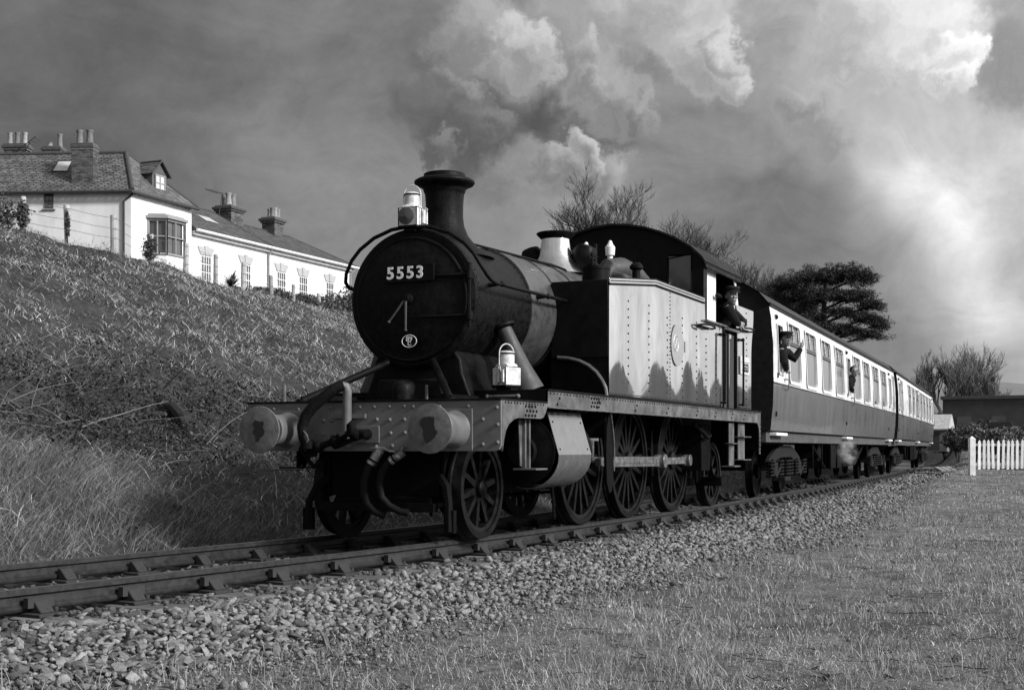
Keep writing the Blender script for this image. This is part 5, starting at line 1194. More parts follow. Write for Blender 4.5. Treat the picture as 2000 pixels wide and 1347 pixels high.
person('bareheaded person looking out of the middle door window of the first coach', q(9.88, -1.52, 2.66), (-.8, -.6, 0), q(9.90, -1.44, 2.54), q(9.90, -1.08, 2.18), q(9.74, -1.38, 2.46), q(10.06, -1.38, 2.46),
       [(q(9.74, -1.38, 2.46), q(9.72, -1.46, 2.28), q(9.88, -1.48, 2.20), (1, 0, -.1), (0, -1, .2))], False, True, 1.08, glasses=True)

# ================================================================== leaking steam under the first coach
def steam(name, blobs, label, dens, sc=3.2):
    """a puff: density falls off smoothly from each centre and is broken up by noise"""
    m = bpy.data.materials.new(name+'_vapour'); m.use_nodes = True; nt = m.node_tree; nt.nodes.clear(); N = nt.nodes.new; L = nt.links.new
    pv = N('ShaderNodeVolumePrincipled'); pv.inputs['Color'].default_value = (.97, .97, .97, 1); pv.inputs['Anisotropy'].default_value = .1
    tc = N('ShaderNodeTexCoord'); acc = None
    def mth(op, a, b=None):
        q = N('ShaderNodeMath'); q.operation = op
        for k, v in enumerate((a, b)):
            if v is None: continue
            if isinstance(v, (int, float)): q.inputs[k].default_value = v
            else: L(v, q.inputs[k])
        return q.outputs[0]
    n = N('ShaderNodeTexNoise'); n.inputs['Scale'].default_value = sc; n.inputs['Detail'].default_value = 6; n.inputs['Roughness'].default_value = .65; L(tc.outputs['Object'], n.inputs['Vector'])
    for c, r_ in blobs:
        d = N('ShaderNodeVectorMath'); d.operation = 'DISTANCE'; L(tc.outputs['Object'], d.inputs[0]); d.inputs[1].default_value = tuple(c)
        g = mth('MAXIMUM', mth('SUBTRACT', 1.0, mth('DIVIDE', d.outputs['Value'], r_)), 0.0); g = mth('MULTIPLY', g, g); acc = g if acc is None else mth('MAXIMUM', acc, g)
    nn = mth('MAXIMUM', mth('MULTIPLY', mth('SUBTRACT', n.outputs['Fac'], .47), 6.0), 0.0)
    L(mth('MULTIPLY', mth('MULTIPLY', acc, nn), dens), pv.inputs['Density'])
    out = N('ShaderNodeOutputMaterial'); L(pv.outputs[0], out.inputs['Volume'])
    P0 = np.min([np.array(c)-r_ for c, r_ in blobs], 0); P1 = np.max([np.array(c)+r_ for c, r_ in blobs], 0)
    o = MB().ball((P0+P1)/2, 1.0, 20, 14, tuple((P1-P0)/2*1.25)).build(name, m); tag(o, label, 'steam', kind='stuff'); return o
steam('leaking_steam', [(coach_pt(8.7, -1.5, .78), .30), (coach_pt(8.5, -1.5, .93), .18), (coach_pt(9.15, -1.5, .86), .24), (coach_pt(8.95, -1.5, .66), .24)], 'wisp of white steam under the first coach', 20.0, 3.6)
# ================================================================== houses on the bank
M_RENDER = mat('white_render', .78, .8, var=.16, vs=.9, bump=.1, bs=20, det=9, stretch=(1, 1, .35))
M_SLATE = mat('roof_slate', .115, .75, var=.3, vs=3, island=.35)
M_SLATE2 = mat('roof_slate_smooth', .085, .75, var=.3, vs=3, island=.25)
M_RIDGE = mat('ridge_tile', .05, .8, var=.3)
M_BRICK = mat('chimney_brick', .10, .9, var=.35, vs=8, island=.5)
M_POT = mat('chimney_pot', .22, .8, var=.35, vs=6, obrand=.35)
M_GUT = mat('dark_gutter', .04, .6)
M_WGUT = mat('white_gutter', .7, .5)
M_WFRAME = mat('grey_window_frame', .28, .6, var=.1)
M_WWHITE = mat('white_window_bar', .72, .5)
M_HGLASS = mat('house_glass', .06, .05, var=.3, vs=2, spec=.9)
M_KEY = mat('keystone_grey', .42, .8, var=.1)
def slates(base0, base1, top0, top1, course, width, m, parent, name='slates', up=(0, 0, 1)):
    b0, b1, t0, t1 = (np.array(q, float) for q in (base0, base1, top0, top1))
    n = np.cross(b1-b0, (t0+t1)/2-b0); n /= np.linalg.norm(n); n = n if n[2] > 0 else -n
    H = max(np.linalg.norm((t0+t1)/2-(b0+b1)/2), .1); N = max(2, int(H/course)); vs = []; fs = []
    for i in range(N):
        u0, u1 = i/N-.02, min(1, (i+1.25)/N); A0, B0, A1, B1 = b0+(t0-b0)*u0, b1+(t1-b1)*u0, b0+(t0-b0)*u1, b1+(t1-b1)*u1
        W = np.linalg.norm(B0-A0); K = max(1, int(W/width)); e = [0]+[(k+(.5 if i % 2 else 0)+random.uniform(-.06, .06))/K for k in range(1 if i % 2 == 0 else 0, K)]+[1]
        for a, c in zip(e[:-1], e[1:]):
            if c-a < 1e-3: continue
            l = .022+random.uniform(0, .008); o = len(vs); c2 = c-.004
            P0, P1, Q0, Q1 = A0+(B0-A0)*a, A0+(B0-A0)*c2, A1+(B1-A1)*a, A1+(B1-A1)*c2
            vs += [P0+n*l, P1+n*l, Q1+n*.004, Q0+n*.004, P0, P1]; fs += [(o, o+1, o+2, o+3), (o+4, o+5, o+1, o)]
    o = MB().add(vs, fs).build(name, m, parent, smooth=False); tag(o, kind='stuff'); return o
def ridge(pts, m, parent, r=.09): return MB().tube(pts, r, n=8).build('ridge_tiles', m, parent)
def bricks(c, w, d, z0, z1, ang, m, parent, name, h=.075, L_=.22):
    """brick stack laid in courses with recessed joints, joined as one mesh"""
    vs = []; fs = []; ca, sa = math.cos(ang), math.sin(ang)
    B = MB(); B.add([(c[0]+ca*x-sa*y, c[1]+sa*x+ca*y, z) for x in (-w/2+.012, w/2-.012) for y in (-d/2+.012, d/2-.012) for z in (z0, z1)], [(0, 1, 3, 2), (4, 6, 7, 5), (0, 4, 5, 1), (2, 3, 7, 6), (0, 2, 6, 4), (1, 5, 7, 3)])
    n = int((z1-z0)/h)
    for i in range(n):
        z = z0+i*h; off = .5*(i % 2)
        for side in range(4):
            ln = w if side % 2 == 0 else d; K = max(2, int(ln/L_)); e = [-ln/2]+[-ln/2+ln*(k+off)/K for k in range(1 if off == 0 else 0, K)]+[ln/2]
            for a, b_ in zip(e[:-1], e[1:]):
                if b_-a < .02: continue
                a2, b2 = a+.006, b_-.006; o = random.uniform(0, .006); D = (d if side % 2 == 0 else w)/2
                q = []
                for t, zz, dd in ((a2, z+.006, D+o), (b2, z+.006, D+o), (b2, z+h-.006, D+o), (a2, z+h-.006, D+o)):
                    x, y = ((t, -dd), (dd, t), (-t, dd), (-dd, -t))[side]; q.append((c[0]+ca*x-sa*y, c[1]+sa*x+ca*y, zz))
                B.add(q, [(0, 1, 2, 3)])
    o = B.build(name, m, parent, smooth=False); return o
def stack(c, w, d, z0, z1, ang, pots, parent, cap=.10, pot_h=.55, pot_r=.13):
    s = bricks(c, w, d, z0, z1, ang, M_BRICK, parent, 'chimney_stack'); ca, sa = math.cos(ang), math.sin(ang)
    k = MB()
    for e, za, zb in ((cap*.5, z1-.22, z1-.12), (cap, z1-.119, z1+.02), (cap*.3, z1+.021, z1+.10)):
        k.add([(c[0]+ca*x-sa*y, c[1]+sa*x+ca*y, z) for x in (-w/2-e, w/2+e) for y in (-d/2-e, d/2+e) for z in (za, zb)], [(0, 1, 3, 2), (4, 6, 7, 5), (0, 4, 5, 1), (2, 3, 7, 6), (0, 2, 6, 4), (1, 5, 7, 3)])
    k.build('chimney_cap', M_BRICK, s, bev=.015)
    for x, y, hh, rr in pots:
        p = MB(); p.lathe([(rr*1.15, 0), (rr*1.1, .05), (rr, .09), (rr*.85, hh*.75), (rr*.95, hh*.85), (rr*1.05, hh*.9), (rr*1.05, hh), (rr*.7, hh), (rr*.7, hh*.7)], (c[0]+ca*x-sa*y, c[1]+sa*x+ca*y, z1+.09), (0, 0, 1), 14, caps=False)
        p.build('chimney_pot', M_POT, s)
    return s
# ---- house with the bay window, its end towards the railway
hA = empty('white_house', 'tall white house with bay window, dormer and big brick chimney at the left', 'house', (35.5, 32.3, 7.0))
inv = Matrix.Translation((-35.5, -32.3, -7.0))
def rebase(root):
    T = Matrix.Translation(-Vector(root.location))
    for o in list(root.children):
        o.data.transform(T)
        for c in o.children: c.data.transform(T)
E1 = V(35.47, 32.29); E2 = V(39.8, 32.40); dL = V(-.345, .939); dL /= np.linalg.norm(dL); ZE = 12.02
F0 = E1+dL*15; F2 = E2+dL*15; AP = V(37.3, 34.1, 14.12); RL = np.append(AP[:2]+dL*12.5, 14.12)
m = MB(); m.prism([tuple(E1), tuple(E2), tuple(F2), tuple(F0)], 'xy', 6.2, ZE); m.build('wall', M_RENDER, hA)
nL = V(-dL[1], dL[0])
o1 = np.append(E1-V(.16, .20), ZE-.06); o2 = np.append(E2+V(.22, -.20), ZE-.06); oF = np.append(F0-V(.26, .09), ZE-.06); oF2 = np.append(F2+V(.2, .2), ZE-.06)
rfm = MB().add([tuple(q) for q in (o1, o2, oF2, oF, AP, RL)], [(0, 1, 4), (0, 4, 5, 3), (1, 2, 5, 4), (2, 3, 5), (0, 3, 2, 1)]); rfA = rfm.build('roof', M_SLATE2, hA, smooth=False)
up_ = np.array([0, 0, .012])
slates(o1+up_, oF+up_, AP+up_, RL+up_, .155, .30, M_SLATE, rfA); slates(o1+up_, o2+up_, AP+up_, AP+up_, .155, .30, M_SLATE, rfA)
ridge([o1+up_*3, AP+up_*2], M_RIDGE, rfA, .10); ridge([o2+up_*3, AP+up_*2], M_RIDGE, rfA, .08); ridge([AP+up_*2, RL+up_*2], M_RIDGE, rfA, .10)
m = MB(); m.tube([oF-np.array([.06, .03, .05]), o1-np.array([.07, .07, .05]), o2+np.array([.0, -.07, -.05])], .07, n=8)
m.tube([o1+np.array([.2, .12, -.1]), o1+np.array([.10, .25, -.25]), np.append(E1+dL*.30-V(.06, .02), ZE-.5), np.append(E1+dL*.30-V(.06, .02), 7.0)], .048, n=8); m.build('gutter', M_GUT, hA)
stack(tuple(E1+dL*2.25+V(.52, .20)), .95, .62, 12.05, 14.05, math.atan2(dL[1], dL[0]), [(-.22, 0, .62, .15), (.22, 0, .62, .15)], hA, cap=.05)
stack((38.15, 41.3), 1.05, .6, 13.2, 15.25, math.atan2(dL[1], dL[0]), [(-.36, 0, .58, .12), (0, 0, .58, .12), (.36, 0, .58, .12)], hA)
stack((38.75, 39.6), .80, .6, 13.2, 15.1, math.atan2(dL[1], dL[0]), [(-.28, 0, .62, .12), (.2, 0, .22, .12)], hA)
# rooflight and small window on the long wall
def on_left(t, f, off=.05):
    p = o1+(oF-o1)*t; q = AP+(RL-AP)*t*(15/12.5)*.98; n = np.cross(oF-o1, AP-o1); n /= np.linalg.norm(n); n = n if n[2] > 0 else -n
    return p+(q-p)*f+n*off
sk = [on_left(.185, .50), on_left(.232, .50), on_left(.212, .78), on_left(.168, .78)]
MB().add([tuple(q) for q in sk], [(0, 1, 2, 3)]).build('rooflight', mat('rooflight_glass', .6, .15, var=.1, spec=.8), rfA, smooth=False)
m = MB(); m.tube([q for q in sk], .035, n=6, closed=True); m.build('rooflight_frame', M_GUT, rfA)
def wall_pt(t, z, off): p = E1+dL*t-V(dL[1], -dL[0])*off; return (p[0], p[1], z)
wa = MB(); wa.add([wall_pt(3.45, 11.25, .012), wall_pt(3.82, 11.25, .012), wall_pt(3.82, 11.88, .012), wall_pt(3.45, 11.88, .012)], [(0, 1, 2, 3)]); w_ = wa.build('window', M_HGLASS, hA, smooth=False)
fr = MB(); fr.tube([wall_pt(3.45, 11.25, .02), wall_pt(3.82, 11.25, .02), wall_pt(3.82, 11.9, .02), wall_pt(3.45, 11.9, .02)], .025, n=4, closed=True); fr.tube([wall_pt(3.63, 11.25, .02), wall_pt(3.63, 11.9, .02)], .015, n=4); fr.tube([wall_pt(3.45, 11.58, .02), wall_pt(3.82, 11.58, .02)], .015, n=4); fr.build('window_frame', M_GUT, w_)
m = MB(); m.tube([wall_pt(3.33, 11.2, .05), wall_pt(3.94, 11.2, .05)], .04, n=4); m.build('window_sill', M_WFRAME, w_)
# dormer
dx0, dx1, dy, dz0, dz1, dzp = 37.28, 38.30, 32.62, 12.28, 13.20, 13.72; dxm = (dx0+dx1)/2
m = MB(); m.prism([(dx0, dz0-.1), (dx1, dz0-.1), (dx1, dz1), (dxm, dzp-.06), (dx0, dz1)], 'xz', dy, dy+1.0); dm = m.build('dormer', M_SLATE2, hA, smooth=False)
for a, b_ in ((dx0-.14, dxm), (dx1+.14, dxm)):
    slates((a, dy-.12, dz1-.10), (a, dy+1.35, dz1-.10), (b_, dy-.12, dzp), (b_, dy+1.05, dzp), .15, .28, M_SLATE, dm)
m = MB(); m.tube([(dx0-.16, dy-.13, dz1-.13), (dxm, dy-.13, dzp+.01), (dx1+.16, dy-.13, dz1-.13)], .045, n=6); m.tube([(dxm, dy-.13, dzp+.03), (dxm, dy+1.0, dzp+.03)], .05, n=6); m.tube([(dx0-.15, dy-.1, dz1-.12), (dx0-.15, dy+1.1, dz1-.12)], .04, n=6); m.build('barge_board', M_RIDGE, dm)
dw = MB().box(dx0+.22, dx1-.22, dy-.03, dy-.012, dz0+.12, dz1-.14).build('window', mat('bright_pane', .62, .15, var=.2, spec=.8), dm)
m = MB()
for x in (dx0+.20, dxm, dx1-.20): m.box(x-.03, x+.03, dy-.06, dy-.031, dz0+.08, dz1-.1)
for z in (dz0+.10, (dz0+dz1)/2, dz1-.12): m.box(dx0+.17, dx1-.17, dy-.058, dy-.032, z-.025, z+.025)
m.build('window_frame', M_WFRAME, dm)
# canted bay
bp_ = [(36.62, 32.30), (37.02, 31.62), (38.28, 31.62), (38.62, 32.30)]
m = MB(); m.prism(bp_, 'xy', 7.0, 9.38); bay = m.build('bay_window', M_RENDER, hA, smooth=False)
m = MB(); m.prism([(36.45, 32.30), (36.93, 31.48), (38.37, 31.48), (38.80, 32.30)], 'xy', 10.98, 11.10); m.prism([(36.62, 32.30), (37.0, 31.66), (38.3, 31.66), (38.62, 32.30)], 'xy', 11.10, 11.2); m.build('bay_roof', M_WFRAME, bay, smooth=False)
m = MB(); m.prism([(36.72, 32.29), (37.08, 31.70), (38.22, 31.70), (38.52, 32.29)], 'xy', 9.39, 10.97); m.build('bay_glass', M_HGLASS, bay, smooth=False)
m = MB()
for (x0, y0), (x1, y1), K in ((bp_[0], bp_[1], 2), (bp_[1], bp_[2], 2), (bp_[2], bp_[3], 2)):
    for k in range(K+1):
        x, y = x0+(x1-x0)*k/K, y0+(y1-y0)*k/K; m.tube([(x, y, 9.38), (x, y, 10.98)], .06 if k in (0, K) else .03, n=6)
    for z, r_ in ((9.42, .06), (10.2, .032), (10.92, .055)): m.tube([(x0, y0, z), (x1, y1, z)], r_, n=6)
m.build('bay_frame', M_WFRAME, bay)
rebase(hA)
# ---- low terrace running away along the bank
def cottage(x0, x1, ridge_x0, ridge_x1, zr, label, wx, chim, hip_r, rooflight=None):
    h = empty('white_cottage', label, 'house', (x0, 32.5, 7.0), group='low white terrace along the top of the bank')
    y0, y1, ze, yr = 32.5, 37.3, 11.02, 34.9
    MB().prism([(x0, y0), (x1, y0), (x1, y1), (x0, y1)], 'xy', 6.2, ze).build('wall', M_RENDER, h)
    a = V(x0-(0 if not hip_r else 0), y0-.28, ze-.03); b_ = V(x1+(.28 if hip_r else 0), y0-.28, ze-.03); c = V(ridge_x0, yr, zr); d = V(ridge_x1, yr, zr); e = V(x1+(.28 if hip_r else 0), y1+.28, ze-.03); f = V(x0, y1+.28, ze-.03)
    ro = MB().add([tuple(q) for q in (a, b_, e, f, c, d)], [(0, 1, 5, 4), (1, 2, 5), (2, 3, 4, 5), (3, 0, 4), (0, 3, 2, 1)]).build('roof', M_SLATE2, h, smooth=False)
    u = np.array([0, 0, .012]); slates(a+u, b_+u, c+u, d+u, .2, .34, M_SLATE2, ro); ridge([c+u*2, d+u*2], M_RIDGE, ro, .07); ridge([d+u*2, b_+u*3], M_RIDGE, ro, .055)
    m = MB(); m.tube([a+np.array([0, -.07, -.04]), b_+np.array([0, -.07, -.04])], .075, n=8); m.box(x0+.01, x1, y0-.20, y0-.004, ze-.26, ze-.08); m.build('white_gutter', M_WGUT, h)
    m = MB(); m.tube([(x1-.18, y0-.30, ze-.1), (x1-.18, y0-.08, ze-.45), (x1-.18, y0-.08, 7)], .05, n=8); m.build('downpipe', M_WFRAME, h)
    for x in wx:
        w = MB().box(x-.36, x+.36, y0-.012, y0-.004, 8.35, 9.88).build('window', M_HGLASS, h)
        g = MB()
        for q in (-.36, -.18, 0, .18, .36): g.box(x+q-.022, x+q+.022, y0-.04, y0-.013, 8.35, 9.88)
        for z in (8.36, 8.74, 9.12, 9.5, 9.87): g.box(x-.37, x+.37, y0-.042, y0-.014, z-.02, z+.02)
        g.build('window_bars', M_WWHITE, w)
        k = MB(); k.prism([(x-.42, 9.93), (x+.42, 9.93), (x+.64, 10.30), (x-.64, 10.30)], 'xz', y0-.05, y0-.002); k.prism([(x-.10, 9.92), (x+.10, 9.92), (x+.15, 10.37), (x-.15, 10.37)], 'xz', y0-.08, y0-.051); k.build('keystone_lintel', M_KEY, w, smooth=False)
    for cx, cy, w, d_, z1, pots in chim: stack((cx, cy), w, d_, 11.6, z1, 0, pots, h, cap=.14)
    if rooflight:
        p = lambda s_, t: a+(b_-a)*s_+((c+(d-c)*s_)-(a+(b_-a)*s_))*t+np.array([0, -.03, .06])
        s0, s1, t0, t1 = rooflight; MB().add([tuple(p(s0, t0)), tuple(p(s1, t0)), tuple(p(s1, t1)), tuple(p(s0, t1))], [(0, 1, 2, 3)]).build('rooflight', MATS['rooflight_glass'], ro, smooth=False)
    rebase(h); return h
cottage(39.9, 46.25, 39.9, 44.6, 12.72, 'low white cottage joined to the tall house, fat chimney at its right end', (41.0, 44.2), [(46.2, 34.9, 1.05, .95, 13.15, [(-.36, -.2, .62, .16), (.02, -.2, .62, .16), (.36, .1, .66, .16), (-.1, .25, .6, .14)])], False, (.42, .60, .45, .62))
cottage(46.26, 54.3, 46.26, 51.8, 12.45, 'low white cottage at the right end of the terrace with three barred windows', (47.3, 49.35, 52.0), [(49.95, 34.8, .85, .8, 13.15, [(-.26, -.15, .5, .12), (.02, -.15, .55, .12), (.28, -.15, .5, .12), (0, .2, .5, .12)])], True)
m = MB(); m.tube([(44.9, 34.6, 12.6), (45.05, 34.5, 13.75)], .02, n=5); m.tube([(43.9, 34.7, 13.75), (45.2, 34.5, 13.65)], .02, n=5)
for k in range(5): m.tube([(44.1+.22*k, 34.45, 13.72), (44.1+.22*k, 34.85, 13.72)], .01, n=4)
o = m.build('television_aerial', M_GUT); tag(o, 'thin television aerial above the cottage roof, left of the fat chimney', 'aerial')
m = MB(); m.tube([(37.9, 40.8, 14.6), (37.6, 40.0, 15.25)], .018, n=5)
for k in range(6): m.tube([(37.2+.1*k, 39.4+.3*k, 15.3-.05*k), (37.5+.1*k, 39.3+.3*k, 15.2-.05*k)], .012, n=4)
m.tube([(37.15, 39.2, 15.35), (37.9, 41.1, 14.98)], .016, n=5)
o = m.build('television_aerial', M_GUT); tag(o, 'television aerial behind the tall white house ridge', 'aerial')

# ================================================================== fence along the crest, shrubs
M_POST = mat('grey_fence_post', .34, .9, var=.3, vs=9, bump=.4, obrand=.2, stretch=(1, 1, .2))
M_WIRE = mat('fence_wire', .12, .6)
fence = empty('wire_fence', 'post and wire fence along the top of the bank below the houses', 'fence', (18, 22.3, 7))
FP = [(18.87, 22.38, 8.14, .085), (20.92, 22.59, 8.24, .10), (23.26, 22.82, 8.33, .105), (25.27, 23.03, 8.03, .09), (27.5, 23.25, 8.05, .10), (29.49, 23.45, 7.93, .085), (31.49, 23.66, 7.91, .085), (33.69, 23.88, 7.68, .085), (35.54, 24.07, 7.53, .085), (37.86, 24.3, 7.43, .085), (16.9, 22.2, 8.05, .09), (39.9, 24.5, 7.35, .08)]
for x, y, z, r_ in FP:
    zb = float(ground_z(x, y))-.3; lx, ly = random.uniform(-.05, .05), random.uniform(-.04, .04)
    m = MB(); m.tube([(x-lx, y-ly, zb), (x, y, (zb+z)/2), (x+lx, y+ly, z-.02), (x+lx, y+ly, z)], [r_*1.05, r_, r_*.95, r_*.8], n=9); o = m.build('fence_post', M_POST, fence)
    o.data.transform(Matrix.Translation((-18, -22.3, -7)))
FPs = sorted(FP); wm = MB()
for fr_ in (.12, .45, .75):
    for (x0, y0, z0, _), (x1, y1, z1, _) in zip(FPs[:-1], FPs[1:]): wm.tube([(x0, y0-.1, z0-fr_), ((x0+x1)/2, (y0+y1)/2-.1, (z0+z1)/2-fr_-.03), (x1, y1-.1, z1-fr_)], .007, n=4, caps=False)
wo = wm.build('wire', M_WIRE, fence); wo.data.transform(Matrix.Translation((-18, -22.3, -7)))
def leafy(name, c, rad, n, size, m, label=None, cat='shrub', parent=None, group=None, shell=.55, stems=6, flat=False):
    c = np.array(c, float); rad = np.array(rad, float); d = rng.normal(0, 1, (n, 3)); d /= np.linalg.norm(d, axis=1)[:, None]
    t = rng.random(n)**(1/2.2); lump = 1+.22*np.sin(d[:, 0]*5+c[0])*np.cos(d[:, 1]*4+c[1])+.18*np.sin(d[:, 2]*7+d[:, 0]*6)
    p = c+d*rad*(t*lump)[:, None]
    a = rng.normal(0, 1, (n, 3)); a /= np.linalg.norm(a, axis=1)[:, None]; b_ = np.cross(a, rng.normal(0, 1, (n, 3))); b_ /= np.linalg.norm(b_, axis=1)[:, None]
    s_ = size*rng.uniform(.5, 1.4, n)[:, None]
    vs = np.stack([p-a*s_, p+b_*s_*.45, p+a*s_, p-b_*s_*.45], 1).reshape(-1, 3); f = np.arange(4*n)
    if label or parent is None:
        root = empty(name, label, cat, (c[0], c[1], c[2]-rad[2]), 0, group=group); off = np.array(root.location)
    else: root = parent; off = np.zeros(3)
    o = raw_mesh('foliage', vs-off, f, 4, m, root)
    if stems:
        sm = MB()
        for k in range(stems):
            q = c+np.array([random.uniform(-.6, .6)*rad[0], random.uniform(-.6, .6)*rad[1], random.uniform(0, .7)*rad[2]]); z = float(ground_z(c[0], c[1]))-.1
            sm.tube([np.array([c[0]+random.uniform(-.2, .2)*rad[0], c[1], z])-off, (q+np.array([c[0], c[1], z]))/2-off, q-off], [.03, .02, .008], n=5)
        sm.build('stems', M_BARK, root)
    return root
M_BARK = mat('dark_bark', .035, .9, var=.4, vs=5, bump=.4)
M_HEDGE = mat('dark_shrub_leaf', .06, .65, var=.4, vs=1.2, island=.6, rv=0)
M_BUSHR = mat('dull_bush_leaf', .085, .7, var=.4, vs=1.2, island=.6, rv=0)
gz = lambda x, y: float(ground_z(x, y))
sh_l = [('dark bushy shrub on the crest below the right hand cottage, nearest the engine', (40.3, 24.9), (1.9, 1.0, .62)), ('dark bushy shrub on the crest right of the last fence posts', (37.2, 24.9), (1.8, .9, .42)), ('dark shrub on the crest below the barred windows', (34.6, 24.8), (1.4, .8, .36)), ('low shrub on the crest under the spiky plant', (32.2, 24.6), (1.2, .7, .28))]
for lb, (x, y), rad in sh_l: leafy('shrub', (x, y, gz(x, y)+rad[2]*.7), rad, 5200, .07, M_HEDGE, lb, group='shrubs along the crest of the bank')
x, y = 43.5, 25.2; leafy('shrub', (x, y, gz(x, y)+.7), (2.2, 1.1, .95), 5200, .08, M_HEDGE, 'dark shrub on the crest half hidden behind the smokebox', group='shrubs along the crest of the bank')
for (x, y, z, r_), (rx, ry, rz_), lb in ((FP[0], (.17, .17, .38), 'clump of ivy on the leftmost fence post'), (FP[3], (.26, .26, .50), 'ivy covering the fence post in front of the bay window'), (FP[1], (.08, .08, .45), 'thin ivy climbing the second fence post from the left')):
    leafy('ivy', (x-.12, y-.1, z-.55 if rx > .1 else z-.6), (rx, ry, rz_), 800 if rx > .1 else 250, .05, M_HEDGE, lb, 'ivy', stems=2)
x, y = 18.1, 22.5; leafy('shrub', (x, y, gz(x, y)+.35), (1.0, .5, .55), 1500, .06, M_BUSHR, 'straggly shrub at the left end of the crest fence', group='shrubs along the crest of the bank')
# spiky plant
sp = MB(); cx, cy = 32.9, 25.2; z0 = gz(cx, cy)
for k in range(70):
    a = random.uniform(0, 6.28); e = random.uniform(.1, 1.35); L_ = random.uniform(.5, .8); d = np.array([math.cos(a)*math.cos(e), math.sin(a)*math.cos(e), math.sin(e)]); s_ = np.cross(d, [0, 0, 1]); s_ /= np.linalg.norm(s_); c = np.array([cx, cy, z0+.55])
    q = c+d*L_*.55; t = c+d*L_-np.array([0, 0, .1*math.cos(e)]); sp.add([c-s_*.02, c+s_*.02, q+s_*.028, q-s_*.028, t], [(0, 1, 2, 3), (3, 2, 4)])
sr = empty('spiky_plant', 'spiky dark yucca on the crest in front of a cottage window', 'plant', (0, 0, 0)); sp.build('leaves', M_HEDGE, sr); MB().tube([(cx, cy, z0-.1), (cx, cy, z0+.6)], .06, n=8).build('stem', M_BARK, sr)

# ================================================================== trees
M_TWIG = mat('bare_twig', .045, .9, var=.3, vs=3)
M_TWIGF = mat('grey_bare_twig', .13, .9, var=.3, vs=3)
def bare_tree(label, x, y, h, spread, seed, up=.55, depth=6, r0=None, nb=3, trunk=.28, group='bare winter trees behind the train', lean=0.0, thin=.0):
    rn = random.Random(seed); z0 = gz(x, y)-.2; root = empty('bare_tree', label, 'tree', (x, y, z0), 0, group=group)
    tr = MB(); br = MB(); r0 = r0 or h*.022
    def grow(p, d, L_, r_, lev):
        n = 3; pts = [p]; q = p.copy(); dd = d.copy()
        for k in range(n):
            dd = dd+np.array([rn.gauss(0, .16), rn.gauss(0, .16), rn.gauss(.04, .10)]); dd /= np.linalg.norm(dd); q = q+dd*L_/n; pts.append(q.copy())
        rr = [r_*(1-.38*k/n) for k in range(n+1)]; (tr if lev == 0 else br).tube(pts, rr, n=7 if lev < 2 else (5 if lev < 4 else 3), caps=False)
        if lev >= depth or r_ < .004: return
        for c in range(nb+(1 if lev < 2 else 0)+(rn.random() < .4)):
            t = rn.uniform(.35, 1.0) if c else 1.0; j = min(int(t*n), n-1); f = t*n-j; s_ = pts[j]*(1-f)+pts[j+1]*f
            az = rn.uniform(0, 6.283); el = rn.uniform(.25, .85)*spread; perp = np.array([math.cos(az), math.sin(az), 0]); nd = dd*math.cos(el)+perp*math.sin(el)+np.array([0, 0, up*.35]); nd /= np.linalg.norm(nd)
            grow(s_, nd, L_*rn.uniform(.58, .82), max(thin, r_*rn.uniform(.48, .64)), lev+1)
    grow(np.array([0, 0, 0.]), np.array([lean, 0, 1.0]), h*trunk, r0, 0)
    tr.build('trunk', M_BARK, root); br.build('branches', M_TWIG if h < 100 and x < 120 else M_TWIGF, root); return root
bare_tree('bare tree showing above the cab roof behind the brass bonnet', 64.8, 20.3, 15.0, .80, 3, depth=7, nb=3, thin=.011)
bare_tree('bare tree just right of the cab roof, behind the engine cab', 75.5, 18.6, 15.7, .95, 11, depth=7, nb=3, thin=.013)
bare_tree('spreading bare tree above the first coach roof, left of the pine', 79.0, 16.0, 15.0, 1.0, 23, depth=7, nb=3, thin=.013)
bare_tree('bare tree whose twigs show over the top of the pine', 92.0, 15.0, 18.3, .95, 31, depth=7, nb=2, thin=.014)
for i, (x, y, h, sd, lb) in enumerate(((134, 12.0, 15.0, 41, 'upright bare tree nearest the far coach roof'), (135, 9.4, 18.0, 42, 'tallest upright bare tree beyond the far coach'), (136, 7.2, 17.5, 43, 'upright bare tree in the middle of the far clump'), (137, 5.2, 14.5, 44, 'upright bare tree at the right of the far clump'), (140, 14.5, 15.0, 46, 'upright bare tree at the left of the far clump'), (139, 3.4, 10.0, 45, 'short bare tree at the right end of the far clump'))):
    bare_tree(lb, x, y, h, .62, sd, up=.9, depth=6, nb=3, trunk=.20, thin=.015, group='upright bare trees beyond the far coach')
